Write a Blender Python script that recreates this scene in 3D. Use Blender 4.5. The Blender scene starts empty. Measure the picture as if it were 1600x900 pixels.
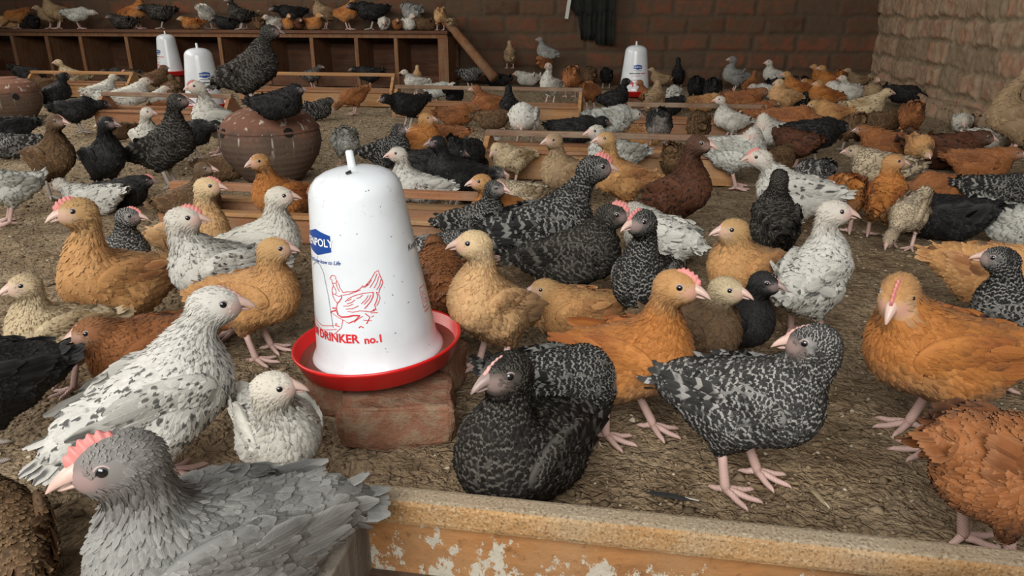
import bpy, math, random
import numpy as np
from mathutils import Vector, Matrix, Euler
C = bpy.context.scene.collection
R = math.radians
# ------------------------------------------------------------------ camera, light, exposure
sc = bpy.context.scene
F, CAM_H, PITCH, YAW = 1150.0, 0.72, R(20.7), R(9.4)
cam = bpy.data.objects.new('camera', bpy.data.cameras.new('camera'))
C.objects.link(cam); sc.camera = cam
cam.location = (0, 0, CAM_H); cam.rotation_euler = (R(90) - PITCH, 0, YAW)
cam.data.sensor_width = 36; cam.data.lens = F / 1600 * 36; cam.data.clip_start = 0.02
sc.view_settings.view_transform = 'Standard'; sc.view_settings.look = 'None'
sc.view_settings.gamma = 1; sc.view_settings.use_curve_mapping = False
sc.view_settings.exposure = 0.35
sc.cycles.use_denoising = True
sc.cycles.max_bounces = 5; sc.cycles.diffuse_bounces = 3; sc.cycles.glossy_bounces = 2
w = bpy.data.worlds.new('world'); sc.world = w; w.use_nodes = True
w.node_tree.nodes['Background'].inputs[0].default_value = (0.95, 0.93, 0.9, 1)
w.node_tree.nodes['Background'].inputs[1].default_value = 0.13
def area(name, loc, target, sx, sy, power, col):
    d = bpy.data.lights.new(name, 'AREA'); d.shape = 'RECTANGLE'; d.size = sx; d.size_y = sy
    d.energy = power; d.color = col
    o = bpy.data.objects.new(name, d); C.objects.link(o); o.location = loc
    o.rotation_euler = (Vector(target) - Vector(loc)).to_track_quat('-Z', 'Y').to_euler()
    return o
# daylight through the open front of the shed (behind the photographer) and the open gap along the far side wall
area('daylight_front_opening', (-0.6, -2.3, 2.6), (0.1, 2.2, 0.0), 4.2, 2.0, 235, (1.0, 0.975, 0.93))
area('daylight_side_opening', (-5.2, 3.2, 2.3), (1.6, 4.6, 0.1), 6.0, 1.4, 135, (1.0, 0.93, 0.83))

def pixel_ray(px, py):
    d = Vector(((px - 800) / F, -(py - 450) / F, -1))
    return (Euler(cam.rotation_euler).to_matrix() @ d)
def at(px, py, z=0.0):                      # the point at height z seen at a pixel of the photograph
    d = pixel_ray(px, py); t = (z - CAM_H) / d.z
    return Vector((0, 0, CAM_H)) + d * t
def at_y(px, py, y):                        # the point on the vertical plane Y = y
    d = pixel_ray(px, py); return Vector((0, 0, CAM_H)) + d * (y / d.y)

# ------------------------------------------------------------------ mesh helpers
def mk_mesh(name, verts, faces, mats=(), smooth=True, A=None, B=None, mi=None, col=None):
    me = bpy.data.meshes.new(name)
    verts = np.asarray(verts, dtype=np.float32)
    if isinstance(faces, np.ndarray):
        n = len(faces); k = faces.shape[1]
        me.vertices.add(len(verts)); me.vertices.foreach_set('co', verts.ravel())
        me.loops.add(n * k); me.loops.foreach_set('vertex_index', faces.astype(np.int32).ravel())
        me.polygons.add(n); me.polygons.foreach_set('loop_start', np.arange(0, n * k, k, dtype=np.int32))
        me.update(calc_edges=True); me.validate()
    else:
        me.from_pydata(verts.tolist(), [], faces); me.update()
    if smooth: me.polygons.foreach_set('use_smooth', np.ones(len(me.polygons), dtype=bool))
    for nm, arr in (('A', A), ('B', B), ('Col', col)):
        if arr is not None:
            a = me.attributes.new(nm, 'FLOAT_COLOR', 'POINT')
            a.data.foreach_set('color', np.asarray(arr, dtype=np.float32).ravel())
    for m in mats: me.materials.append(m)
    if mi is not None: me.polygons.foreach_set('material_index', np.asarray(mi, dtype=np.int32))
    return me
def link(name, me, parent=None, loc=None, rot=None):
    o = bpy.data.objects.new(name, me); C.objects.link(o)
    if parent is not None: o.parent = parent
    if loc is not None: o.location = loc
    if rot is not None: o.rotation_euler = rot
    return o
def tag(o, label=None, cat=None, group=None, kind=None):
    for k, v in (('label', label), ('category', cat), ('group', group), ('kind', kind)):
        if v: o[k] = v
    return o
class MB:                                   # collects simple solids into ONE mesh
    def __init__(s): s.v = []; s.f = []
    def add(s, vs, fs):
        n = len(s.v); s.v += [tuple(v) for v in vs]; s.f += [tuple(i + n for i in f) for f in fs]
    def box(s, c, d, rot=None, taper=(1, 1), bev=0.0):
        x, y, z = d[0] / 2, d[1] / 2, d[2] / 2; m = (rot or Matrix.Identity(3)); c = Vector(c)
        b = min(bev, x * .45, y * .45, z * .45)
        if b <= 0:
            vs = [Vector((sx * x * (taper[0] if sz > 0 else 1), sy * y * (taper[1] if sz > 0 else 1), sz * z)) for sz in (-1, 1) for sy in (-1, 1) for sx in (-1, 1)]
            s.add([c + m @ v for v in vs], [(0, 2, 3, 1), (4, 5, 7, 6), (0, 1, 5, 4), (2, 6, 7, 3), (0, 4, 6, 2), (1, 3, 7, 5)])
            return
        import bmesh
        bm = bmesh.new(); bmesh.ops.create_cube(bm, size=1)
        for v in bm.verts:
            t = v.co.z > 0
            v.co = Vector((v.co.x * 2 * x * (taper[0] if t else 1), v.co.y * 2 * y * (taper[1] if t else 1), v.co.z * 2 * z))
        bmesh.ops.bevel(bm, geom=list(bm.edges), offset=b, segments=2, affect='EDGES', profile=.6)
        bm.verts.index_update()
        s.add([c + m @ v.co for v in bm.verts], [[v.index for v in f.verts] for f in bm.faces]); bm.free()
    def tube(s, pts, rad, n=10, cap=True):
        pts = [Vector(p) for p in pts]
        rad = rad if isinstance(rad, (list, tuple)) else [rad] * len(pts)
        rings = []; up = Vector((0, 0, 1))
        for i, p in enumerate(pts):
            t = (pts[min(i + 1, len(pts) - 1)] - pts[max(i - 1, 0)]).normalized()
            a = t.cross(up if abs(t.dot(up)) < .95 else Vector((1, 0, 0))).normalized(); b = t.cross(a)
            if rings and a.dot(last) < 0: a = -a; b = -b
            last = a
            rings.append([p + (a * math.cos(6.28318 * k / n) + b * math.sin(6.28318 * k / n)) * rad[i] for k in range(n)])
        vs = [v for r in rings for v in r]; fs = []
        for i in range(len(rings) - 1):
            for k in range(n):
                fs.append((i * n + k, i * n + (k + 1) % n, (i + 1) * n + (k + 1) % n, (i + 1) * n + k))
        if cap: fs += [tuple(range(n))[::-1], tuple((len(rings) - 1) * n + k for k in range(n))]
        s.add(vs, fs)
    def lathe(s, prof, n=48, c=(0, 0, 0)):
        vs = []; fs = []
        for r, z in prof:
            for k in range(n):
                a = 6.28318531 * k / n; vs.append((c[0] + r * math.cos(a), c[1] + r * math.sin(a), c[2] + z))
        for i in range(len(prof) - 1):
            for k in range(n):
                fs.append((i * n + k, i * n + (k + 1) % n, (i + 1) * n + (k + 1) % n, (i + 1) * n + k))
        s.add(vs, fs)
    def build(s, name, mat, parent=None, smooth=False, loc=None, rot=None):
        me = mk_mesh(name, s.v, s.f, [mat] if mat else [], smooth)
        return link(name, me, parent, loc, rot)

# ------------------------------------------------------------------ materials
class NT:                                   # terse node building
    def __init__(s, name):
        s.m = bpy.data.materials.new(name); s.m.use_nodes = True; s.t = s.m.node_tree; s.n = s.t.nodes; s.l = s.t.links
        s.b = s.n['Principled BSDF']
    def set(s, sock, v):
        if v is None: return
        if hasattr(v, 'is_linked') or hasattr(v, 'links'): s.l.new(v, sock)
        else: sock.default_value = (*v, 1) if isinstance(v, tuple) and len(v) == 3 and sock.type == 'RGBA' else v
    def math(s, op, a, b=None, c=None, clamp=False):
        n = s.n.new('ShaderNodeMath'); n.operation = op; n.use_clamp = clamp
        s.set(n.inputs[0], a); s.set(n.inputs[1], b); s.set(n.inputs[2], c); return n.outputs[0]
    def mix(s, f, a, b, blend='MIX'):
        n = s.n.new('ShaderNodeMix'); n.data_type = 'RGBA'; n.blend_type = blend
        s.set(n.inputs[0], f); s.set(n.inputs[6], a); s.set(n.inputs[7], b); return n.outputs[2]
    def ss(s, v, lo, hi):
        n = s.n.new('ShaderNodeMapRange'); n.interpolation_type = 'SMOOTHSTEP'
        s.set(n.inputs[0], v); n.inputs[1].default_value = lo; n.inputs[2].default_value = hi; return n.outputs[0]
    def noise(s, vec, scale, detail=3, rough=.55, dist=0):
        n = s.n.new('ShaderNodeTexNoise'); s.set(n.inputs['Vector'], vec); n.inputs['Scale'].default_value = scale
        n.inputs['Detail'].default_value = detail; n.inputs['Roughness'].default_value = rough; n.inputs['Distortion'].default_value = dist
        return n.outputs[0]
    def voro(s, vec, scale, feature='F1', out=0, rnd=1.0):
        n = s.n.new('ShaderNodeTexVoronoi'); n.feature = feature; s.set(n.inputs['Vector'], vec); n.inputs['Scale'].default_value = scale
        n.inputs['Randomness'].default_value = rnd
        return n.outputs[out]
    def coord(s, k='Object'): return s.n.new('ShaderNodeTexCoord').outputs[k]
    def geo(s, k='Position'): return s.n.new('ShaderNodeNewGeometry').outputs[k]
    def mapping(s, vec, scale=(1, 1, 1), loc=(0, 0, 0)):
        n = s.n.new('ShaderNodeMapping'); s.set(n.inputs[0], vec); n.inputs['Scale'].default_value = scale; n.inputs['Location'].default_value = loc
        return n.outputs[0]
    def attr(s, name):
        n = s.n.new('ShaderNodeAttribute'); n.attribute_name = name
        x = s.n.new('ShaderNodeSeparateColor'); s.l.new(n.outputs['Color'], x.inputs[0])
        return x.outputs[0], x.outputs[1], x.outputs[2], n.outputs['Alpha'], n.outputs['Color']
    def rnd(s): return s.n.new('ShaderNodeObjectInfo').outputs['Random']
    def bump(s, h, strength=.4, dist=.002, nrm=None):
        n = s.n.new('ShaderNodeBump'); n.inputs['Strength'].default_value = strength; n.inputs['Distance'].default_value = dist
        s.set(n.inputs['Height'], h); s.set(n.inputs['Normal'], nrm); return n.outputs[0]
    def out(s, col, rough=.7, nrm=None, spec=.5, **k):
        s.set(s.b.inputs['Base Color'], col); s.set(s.b.inputs['Roughness'], rough); s.set(s.b.inputs['Normal'], nrm)
        s.b.inputs['Specular IOR Level'].default_value = spec
        for kk, v in k.items(): s.set(s.b.inputs[kk.replace('_', ' ')], v)
        return s.m
def plain(name, col, rough=.6, var=.15, scale=40, bump=.2, spec=.4, **k):
    t = NT(name); n = t.noise(t.coord(), scale, 4)
    c2 = tuple(x * (1 - var * 2) for x in col)
    return t.out(t.mix(n, c2, tuple(min(1, x * (1 + var)) for x in col)), rough, t.bump(n, bump), spec, **k)
# ------------------------------------------------------------------ the shed: floor and brick walls
def vnoise(x, y, seed=0):
    rg = np.random.default_rng(seed); T = rg.random((257, 257)); xi = np.floor(x).astype(int); yi = np.floor(y).astype(int)
    fx = x - xi; fy = y - yi; fx = fx * fx * (3 - 2 * fx); fy = fy * fy * (3 - 2 * fy)
    g = lambda a, b: T[a % 256, b % 256]
    return (g(xi, yi) * (1 - fx) + g(xi + 1, yi) * fx) * (1 - fy) + (g(xi, yi + 1) * (1 - fx) + g(xi + 1, yi + 1) * fx) * fy - .5
def fbm(x, y, f, o=4, seed=0):
    return sum(vnoise(x * f * 2 ** i, y * f * 2 ** i, seed + i) / 1.8 ** i for i in range(o))
WALL_Y, WALL_X = 7.8, 2.2
def grid_faces(nx, ny):
    i, j = np.meshgrid(np.arange(nx - 1), np.arange(ny - 1), indexing='ij'); a = (i * ny + j).ravel()
    return np.stack([a, a + ny, a + ny + 1, a + 1], 1)
def floor_mat():
    t = NT('trodden_litter'); p = t.geo()
    n1 = t.noise(p, 2.2, 4); n2 = t.noise(p, 14, 5, .65); n3 = t.noise(p, 90, 3, .7)
    c = t.mix(t.ss(n2, .35, .65), (.185, .125, .073), (.335, .245, .150))
    c = t.mix(t.math('MULTIPLY', t.ss(n1, .40, .62), .45), c, (.38, .305, .21))
    c = t.mix(t.math('MULTIPLY', t.ss(n3, .60, .72), .65), c, (.46, .38, .27))
    sx = t.n.new('ShaderNodeSeparateXYZ'); t.l.new(p, sx.inputs[0])
    straw = t.ss(sx.outputs[1], 2.4, 4.2)           # more wood shavings lie towards the back of the shed
    wv = t.noise(t.mapping(p, (22, 60, 1)), 1, 4, .7)
    c = t.mix(t.math('MULTIPLY', straw, t.ss(wv, .40, .6)), c, (.42, .34, .23))
    w1 = t.n.new('ShaderNodeTexNoise'); w1.inputs['Scale'].default_value = 18; t.l.new(p, w1.inputs['Vector'])
    pp = t.mix(.045, p, w1.outputs['Color'], 'ADD')
    cr = t.ss(t.voro(pp, 30, 'DISTANCE_TO_EDGE'), .0, .09); cr2 = t.ss(t.voro(pp, 75, 'DISTANCE_TO_EDGE'), .0, .12)
    ck = t.math('SUBTRACT', t.math('MULTIPLY', cr, .25), t.math('ADD', t.math('MULTIPLY', t.voro(pp, 55), .7), t.math('MULTIPLY', t.voro(pp, 120), .35)))
    lump = t.voro(pp, 55); c = t.mix(t.math('MULTIPLY', t.ss(lump, .35, .8), .45), c, (.075, .054, .034))
    h = t.math('ADD', t.math('ADD', t.math('MULTIPLY', ck, .55), n2), t.math('MULTIPLY', n3, .5))
    return t.out(c, .92, t.bump(h, 1.0, .016), .12)
nx, ny = 470, 420
X, Y = np.meshgrid(np.linspace(-8.6, 2.35, nx), np.linspace(-.6, 7.95, ny), indexing='ij')
Z = fbm(X, Y, 2.2, 3, 3) * .012 + fbm(X, Y, 11, 3, 9) * .009 - .006
floor = link('floor', mk_mesh('floor', np.stack([X, Y, Z], -1).reshape(-1, 3), grid_faces(nx, ny), [floor_mat()])); tag(floor, kind='structure')

def brick_mat(name, dark, red, mortar, dirt):
    t = NT(name); m, br, rr, _, _ = t.attr('Col'); p = t.geo()
    n = t.noise(p, 9, 4); n2 = t.noise(p, 50, 3)
    c = t.mix(br, dark, red); c = t.mix(t.math('MULTIPLY', n2, .5), c, dirt)
    c = t.mix(t.math('MULTIPLY', t.ss(n, .38, .55), .8), c, dirt)
    c = t.mix(m, t.mix(n2, tuple(x * .7 for x in mortar), mortar), c)
    return t.out(c, .95, t.bump(t.math('ADD', n2, t.noise(p, 140, 3)), .6, .006), .1)
def brick_wall(name, origin, udir, ndir, length, height, ch, bl, amp, mat, seed, res=.013, rough=1.):
    nu, nz = int(length / res), int(height / res)
    U, Zz = np.meshgrid(np.linspace(0, length, nu), np.linspace(-.03, height, nz), indexing='ij')
    u = U + fbm(U, Zz, 7, 3, seed) * .035 * rough; z = Zz + fbm(U, Zz, 5, 3, seed + 5) * .035 * rough
    row = np.floor(z / ch).astype(int); rg = np.random.default_rng(seed); off = rg.random(400); wid = .8 + .4 * rg.random(400)
    ub = (u / (bl * wid[row % 400]) + off[row % 400]); col = np.floor(ub).astype(int)
    du = np.minimum(ub - col, 1 - ub + col) * bl; dz = np.minimum(z / ch - row, 1 - z / ch + row) * ch
    RND = rg.random((400, 400)); br = RND[row % 400, col % 400]; r2 = RND[(row * 7 + 31) % 400, (col * 13 + 5) % 400]
    d = np.minimum(du * .9, dz) + fbm(U, Zz, 22, 2, seed + 9) * .012 * rough
    mask = np.clip((d - .008) / .016, 0, 1); mask = mask * mask * (3 - 2 * mask)
    mask = mask * np.clip(1.2 - .9 * (r2 > .8), 0, 1)
    h = mask * amp * (.5 + .9 * r2) + fbm(U, Zz, 4, 4, seed + 20) * amp * 1.1 * rough + fbm(U, Zz, 30, 2, seed + 30) * amp * .45 * rough
    o, ud, nd = np.array(origin), np.array(udir), np.array(ndir)
    P = o + U[..., None] * ud + Zz[..., None] * np.array([0, 0, 1.]) + h[..., None] * nd
    col_ = np.stack([mask, np.clip(br, 0, 1), r2, np.ones_like(r2)], -1).reshape(-1, 4)
    f = grid_faces(nu, nz)
    if np.cross(ud, [0, 0, 1]) @ nd < 0: f = f[:, ::-1]
    w_ = link(name, mk_mesh(name, P.reshape(-1, 3), f, [mat], col=col_)); tag(w_, kind='structure'); return w_
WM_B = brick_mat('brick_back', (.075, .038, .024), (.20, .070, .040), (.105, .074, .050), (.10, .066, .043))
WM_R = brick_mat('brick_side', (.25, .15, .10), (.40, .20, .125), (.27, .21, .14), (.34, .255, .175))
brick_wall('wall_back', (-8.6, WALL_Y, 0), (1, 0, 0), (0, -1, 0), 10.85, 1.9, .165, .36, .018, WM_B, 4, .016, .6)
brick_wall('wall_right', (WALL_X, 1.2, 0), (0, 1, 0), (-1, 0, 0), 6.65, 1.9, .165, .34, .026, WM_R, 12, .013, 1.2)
# rough footing course sticking out along the bottom of the side wall
FM = WM_R
brick_wall('trim_1', (WALL_X - .09, 4.2, 0), (0, 1, 0), (-1, 0, 0), 3.6, .12, .12, .25, .025, WM_R, 77, .013, 1.3)
fu = np.linspace(4.2, 7.8, 240); fv_ = np.linspace(0, .14, 10); U, W_ = np.meshgrid(fu, fv_, indexing='ij')
P = np.stack([WALL_X - .115 + W_ , U, .115 + fbm(U, W_, 9, 3, 5) * .035 - (W_ < .01) * .02], -1)
ff = grid_faces(240, 10)[:, ::-1]
cc = np.stack([np.full(U.shape, .7), fbm(U, W_, 6, 2, 8) + .5, U * 0, U * 0 + 1], -1).reshape(-1, 4)
tag(link('trim_2', mk_mesh('trim_2', P.reshape(-1, 3), ff, [WM_R], col=cc)), kind='structure')

# loose crumbs, clods and husks lying on the litter: nobody could count them
rg = np.random.default_rng(8); n = 34000
yy = .45 + 6.8 * rg.random(n) ** 1.9; xx = rg.uniform(-1, 1, n) * (.55 + yy * .72) - yy * .165
k = (xx < 2.1) & (yy > at(1000, 829, .125).y + .05); xx, yy = xx[k], yy[k]; n = len(xx)
sz = rg.uniform(.0015, .0052, n) * (1 + .18 * yy) * np.where(rg.random(n) < .06, 2.1, 1)
base = np.array([[1, 0, 0], [.2, 1, .1], [-.9, .3, 0], [-.1, -1, -.1], [.1, .1, .8], [0, 0, -.6]])
fcs = np.array([[0, 1, 4], [1, 2, 4], [2, 3, 4], [3, 0, 4], [1, 0, 5], [2, 1, 5], [3, 2, 5], [0, 3, 5]])
an = rg.random(n) * 6.28; ca, sa = np.cos(an), np.sin(an)
v = base[None] * rg.uniform(.6, 1.4, (n, 6, 1)) * sz[:, None, None]
v[..., 2] *= .6; fl = rg.random(n) < .35; v[fl, :, 1] *= .35; v[fl, :, 0] *= 1.5
vx = v[..., 0] * ca[:, None] - v[..., 1] * sa[:, None]; vy = v[..., 0] * sa[:, None] + v[..., 1] * ca[:, None]
zz = fbm(xx, yy, 2.2, 3, 3) * .012 + fbm(xx, yy, 11, 3, 9) * .009 - .006
P = np.stack([vx + xx[:, None], vy + yy[:, None], v[..., 2] + zz[:, None] + sz[:, None] * .2], -1).reshape(-1, 3)
Fc = (np.arange(n)[:, None, None] * 6 + fcs[None]).reshape(-1, 3)
cr = np.repeat(rg.random(n), 6); cc = np.stack([cr, cr, cr, cr * 0 + 1], 1)
t = NT('crumbs'); a = t.attr('Col')[0]
cm = t.mix(t.ss(a, .25, .8), (.14, .10, .062), (.30, .225, .145)); cm = t.mix(t.ss(a, .93, .96), cm, (.48, .42, .31))
lit = link('litter', mk_mesh('litter', P, Fc, [t.out(cm, .9, None, .2)], False, col=cc))
tag(lit, 'brown crumbs and husks strewn over the trodden litter floor', 'litter', kind='stuff')
# ------------------------------------------------------------------ plumage
def plumage(name, c1, c2, head=None, wing=None, pat=None, pc=(0.5, .5, .5), amt=.6, skin=(.52, .30, .25), face=None, belly=None, tail=None, rough=.68):
    t = NT('plumage_' + name)
    fv, fr, reg, sk, _ = t.attr('A'); fu, wg, r2, lo, _ = t.attr('B')
    pos = t.coord(); ob = t.rnd()
    nz = t.noise(pos, 26, 3); f = t.math('ADD', t.math('MULTIPLY', fr, .6), t.math('MULTIPLY', nz, .5))
    f = t.math('ADD', f, t.math('MULTIPLY', t.math('SUBTRACT', ob, .5), .25), clamp=True)
    col = t.mix(f, c1, c2)
    if belly: col = t.mix(t.ss(lo, .35, .9), col, belly)
    if wing: col = t.mix(t.math('MULTIPLY', wg, t.ss(t.math('ADD', fr, nz), .35, 1.1)), col, wing)
    if head: col = t.mix(t.ss(reg, .45, .8), col, head)
    au = t.math('ABSOLUTE', t.math('SUBTRACT', t.math('MULTIPLY', fu, 2.0), 1.0))
    if pat == 'bar':
        ph = t.math('ADD', t.math('MULTIPLY', fv, 13.0), t.math('MULTIPLY', fr, .9))
        ph = t.math('ADD', ph, t.math('MULTIPLY', au, -1.6))
        m = t.ss(t.math('SINE', ph), .25, .75)
        m = t.math('MULTIPLY', m, t.math('MULTIPLY', t.ss(t.noise(pos, 30, 2), .25, .50), amt))
        col = t.mix(m, col, pc)
    elif pat == 'speck':                      # dark tips and ticks on some feathers
        m = t.math('MULTIPLY', t.ss(t.math('ADD', r2, t.math('MULTIPLY', t.noise(pos, 18, 2), .55)), 1.20 - amt * .35, 1.25 - amt * .35), t.ss(fv, .50, .66))
        m = t.math('MULTIPLY', m, t.math('SUBTRACT', 1.0, t.ss(au, .30, .80)))
        m = t.math('MULTIPLY', m, t.math('SUBTRACT', 1.0, t.math('MULTIPLY', reg, .45)))
        col = t.mix(m, col, pc)
    elif pat == 'lace':
        e = t.math('MAXIMUM', t.ss(au, .55, .95), t.ss(fv, .72, .95))
        col = t.mix(t.math('MULTIPLY', e, amt), col, pc)
    elif pat == 'stripe':
        e = t.math('SUBTRACT', 1.0, t.ss(au, .12, .5))
        m = t.math('MULTIPLY', e, t.math('MULTIPLY', t.ss(r2, .3, .6), amt))
        col = t.mix(m, col, pc)
    if face: col = t.mix(t.math('MULTIPLY', t.ss(sk, .0, .22), .8), col, face)
    col = t.mix(t.math('MULTIPLY', t.ss(sk, .15, .80), .62), col, skin)
    # barbs: fine streaks across the vane, running out from the quill
    cv = t.n.new('ShaderNodeCombineXYZ')
    t.set(cv.inputs[0], t.math('ADD', t.math('MULTIPLY', au, 2.2), t.math('MULTIPLY', r2, 37.0)))
    t.set(cv.inputs[1], t.math('MULTIPLY', t.math('SUBTRACT', fv, t.math('MULTIPLY', au, .25)), 26.0))
    bn = t.noise(cv.outputs[0], 1.0, 2)
    col = t.mix(t.math('MULTIPLY', t.ss(bn, .35, .7), .35), col, t.mix(1.0, col, (.55, .55, .55), 'MULTIPLY'))
    h = t.math('ADD', bn, t.math('MULTIPLY', t.math('SUBTRACT', 1.0, t.ss(au, .0, .16)), .6))
    lum = sum(c2)
    return t.out(col, rough, t.bump(h, .35, .0015), .14 if lum < .4 else .25, Sheen_Weight=.0 if lum < .4 else .04, Sheen_Roughness=.5)
PL = {
 'bar': plumage('barred_charcoal', (.008, .008, .008), (.024, .023, .022), pat='bar', pc=(.27, .262, .245), amt=.8, skin=(.33, .24, .22), face=(.16, .14, .13)),
 'sla': plumage('barred_slate', (.020, .020, .020), (.058, .056, .054), pat='bar', pc=(.36, .35, .33), amt=.9, skin=(.34, .24, .22), face=(.14, .11, .10)),
 'brb': plumage('barred_brown_black', (.010, .009, .008), (.026, .023, .020), pat='bar', pc=(.16, .15, .13), amt=.6, skin=(.30, .22, .2), face=(.10, .08, .07)),
 'blk': plumage('black', (.008, .008, .009), (.022, .021, .021), pat='lace', pc=(.06, .057, .055), amt=.4, skin=(.26, .19, .18), face=(.05, .045, .045), rough=.5),
 'blw': plumage('black_white_vent', (.010, .010, .010), (.03, .03, .03), belly=(.30, .27, .25), pat='lace', pc=(.08, .08, .07), amt=.4, skin=(.3, .2, .2), rough=.5),
 'buf': plumage('buff', (.47, .26, .115), (.62, .40, .20), head=(.60, .45, .26), wing=(.52, .32, .16), pat='speck', pc=(.40, .20, .08), amt=.2, skin=(.60, .36, .28), face=(.58, .42, .26)),
 'gld': plumage('golden_buff', (.36, .17, .060), (.53, .29, .115), head=(.44, .27, .12), wing=(.29, .125, .05), pat='lace', pc=(.66, .40, .18), amt=.35, skin=(.56, .34, .27), face=(.48, .34, .22)),
 'org': plumage('orange_red', (.33, .115, .024), (.49, .20, .050), head=(.46, .25, .10), wing=(.28, .092, .025), belly=(.44, .235, .10), pat='stripe', pc=(.20, .06, .015), amt=.3, skin=(.58, .30, .25), face=(.48, .30, .16)),
 'brn': plumage('chestnut', (.20, .068, .022), (.33, .125, .040), head=(.24, .10, .04), wing=(.17, .06, .02), pat='lace', pc=(.36, .18, .085), amt=.35, skin=(.45, .28, .23), face=(.30, .18, .11)),
 'dch': plumage('dark_chestnut', (.055, .024, .014), (.12, .048, .026), head=(.09, .045, .03), pat='speck', pc=(.02, .012, .01), amt=.5, skin=(.34, .21, .18), face=(.12, .08, .06)),
 'prt': plumage('partridge', (.045, .030, .018), (.15, .085, .042), head=(.10, .065, .04), wing=(.10, .055, .03), pat='lace', pc=(.24, .15, .08), amt=.55, skin=(.36, .24, .2), face=(.17, .12, .08)),
 'prc': plumage('partridge_pale_head', (.05, .034, .022), (.14, .085, .045), head=(.50, .41, .26), pat='lace', pc=(.19, .13, .08), amt=.5, skin=(.55, .35, .29), face=(.55, .44, .30)),
 'wht': plumage('white', (.50, .485, .43), (.63, .61, .55), head=(.58, .54, .46), pat='speck', pc=(.14, .14, .13), amt=.06, skin=(.62, .40, .35), face=(.62, .54, .47)),
 'spk': plumage('white_speckled', (.49, .48, .435), (.62, .61, .56), head=(.56, .52, .455), pat='speck', pc=(.10, .10, .095), amt=.30, skin=(.62, .37, .33), face=(.60, .50, .43)),
 'spd': plumage('white_densely_speckled', (.44, .43, .395), (.59, .58, .54), head=(.55, .535, .49), wing=(.36, .35, .32), pat='speck', pc=(.09, .088, .082), amt=.62, skin=(.58, .36, .32), face=(.56, .50, .45)),
 'slv': plumage('silver_laced', (.42, .43, .39), (.60, .60, .55), head=(.55, .52, .46), wing=(.36, .36, .31), pat='lace', pc=(.10, .10, .095), amt=.6, skin=(.55, .38, .34), face=(.5, .42, .38)),
 'gry': plumage('blue_grey', (.17, .17, .162), (.29, .288, .275), head=(.19, .18, .17), wing=(.15, .15, .145), pat='lace', pc=(.37, .365, .34), amt=.45, skin=(.36, .24, .23), face=(.20, .165, .155)),
 'crm': plumage('cream', (.44, .34, .20), (.60, .49, .32), head=(.54, .42, .26), wing=(.34, .24, .13), pat='speck', pc=(.16, .10, .05), amt=.4, skin=(.56, .38, .31), face=(.54, .42, .31)),
 'tan': plumage('dusty_tan', (.22, .15, .085), (.38, .26, .145), head=(.36, .25, .15), wing=(.19, .115, .06), pat='lace', pc=(.46, .34, .20), amt=.4, skin=(.5, .33, .27), face=(.40, .30, .21)),
 'lac': plumage('cream_laced_brown', (.40, .32, .21), (.58, .48, .34), head=(.40, .32, .22), wing=(.30, .22, .13), pat='lace', pc=(.07, .05, .035), amt=.8, skin=(.5, .33, .27)),
}
BEAK = plain('beak_horn_pink', (.60, .42, .36), .38, .12, 90, .1, .5)
BEAKD = plain('beak_horn_dark', (.30, .22, .20), .38, .2, 90, .1, .5)
COMB = plain('comb_pink', (.62, .22, .20), .5, .15, 120, .3, .4)
COMBP = plain('comb_pale', (.62, .34, .31), .5, .12, 120, .3, .4)
def leg_mat(name, col):
    t = NT(name); p = t.coord()
    s_ = t.math('SINE', t.math('MULTIPLY', t.math('ADD', t.n.new('ShaderNodeSeparateXYZ').outputs[2], 0), 1.0))
    sx = t.n.new('ShaderNodeSeparateXYZ'); t.l.new(p, sx.inputs[0])
    s_ = t.math('SINE', t.math('MULTIPLY', t.math('ADD', sx.outputs[2], t.math('MULTIPLY', sx.outputs[0], 1.0)), 1500.0))
    n = t.noise(p, 60, 3)
    c = t.mix(n, tuple(x * .72 for x in col), col); c = t.mix(t.math('MULTIPLY', t.ss(s_, .3, .9), .25), c, tuple(x * .6 for x in col))
    return t.out(c, .5, t.bump(s_, .3, .0008), .4)
LEG = leg_mat('scaly_leg_pink', (.62, .42, .37)); LEGG = leg_mat('scaly_leg_grey', (.42, .36, .32))
IRIS = plain('iris', (.10, .095, .10), .12, .2, 200, 0, .8); PUPIL = plain('pupil', (.006, .006, .008), .05, 0, 20, 0, .9)
LID = plain('eyelid', (.40, .31, .29), .6, .1, 200, .1); LIDD = plain('eyelid_dark', (.20, .17, .16), .6, .1, 200, .1)

# ------------------------------------------------------------------ the bird: a smooth implicit body, real feathers laid on it
def rotY(a): c, s = math.cos(a), math.sin(a); return np.array([[c, 0, s], [0, 1, 0], [-s, 0, c]])
def rotZ(a): c, s = math.cos(a), math.sin(a); return np.array([[c, -s, 0], [s, c, 0], [0, 0, 1]])
def rotX(a): c, s = math.cos(a), math.sin(a); return np.array([[1, 0, 0], [0, c, -s], [0, s, c]])
V = lambda *a: np.array(a, dtype=float)
POSES = {
 'S': dict(hc=.168, bp=16, head=(.100, 0, .128), hp=-4),
 'M': dict(hc=.165, bp=10, head=(.125, 0, .098), hp=-6),
 'N': dict(hc=.160, bp=2, head=(.160, 0, .045), hp=-14),
 'P': dict(hc=.165, bp=-16, head=(.165, 0, -.085), hp=-55),
 'T': dict(sit=1, bp=8, head=(.095, 0, .105), hp=-4),
 'L': dict(sit=1, bp=3, head=(.112, 0, .058), hp=-8),
 'K': dict(sit=1, bp=-4, head=(.165, 0, -.02), hp=-30),
 'R': dict(hc=.165, bp=8, head=(.02, .075, .075), hy=150, hp=-35),
}
K = .010
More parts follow.
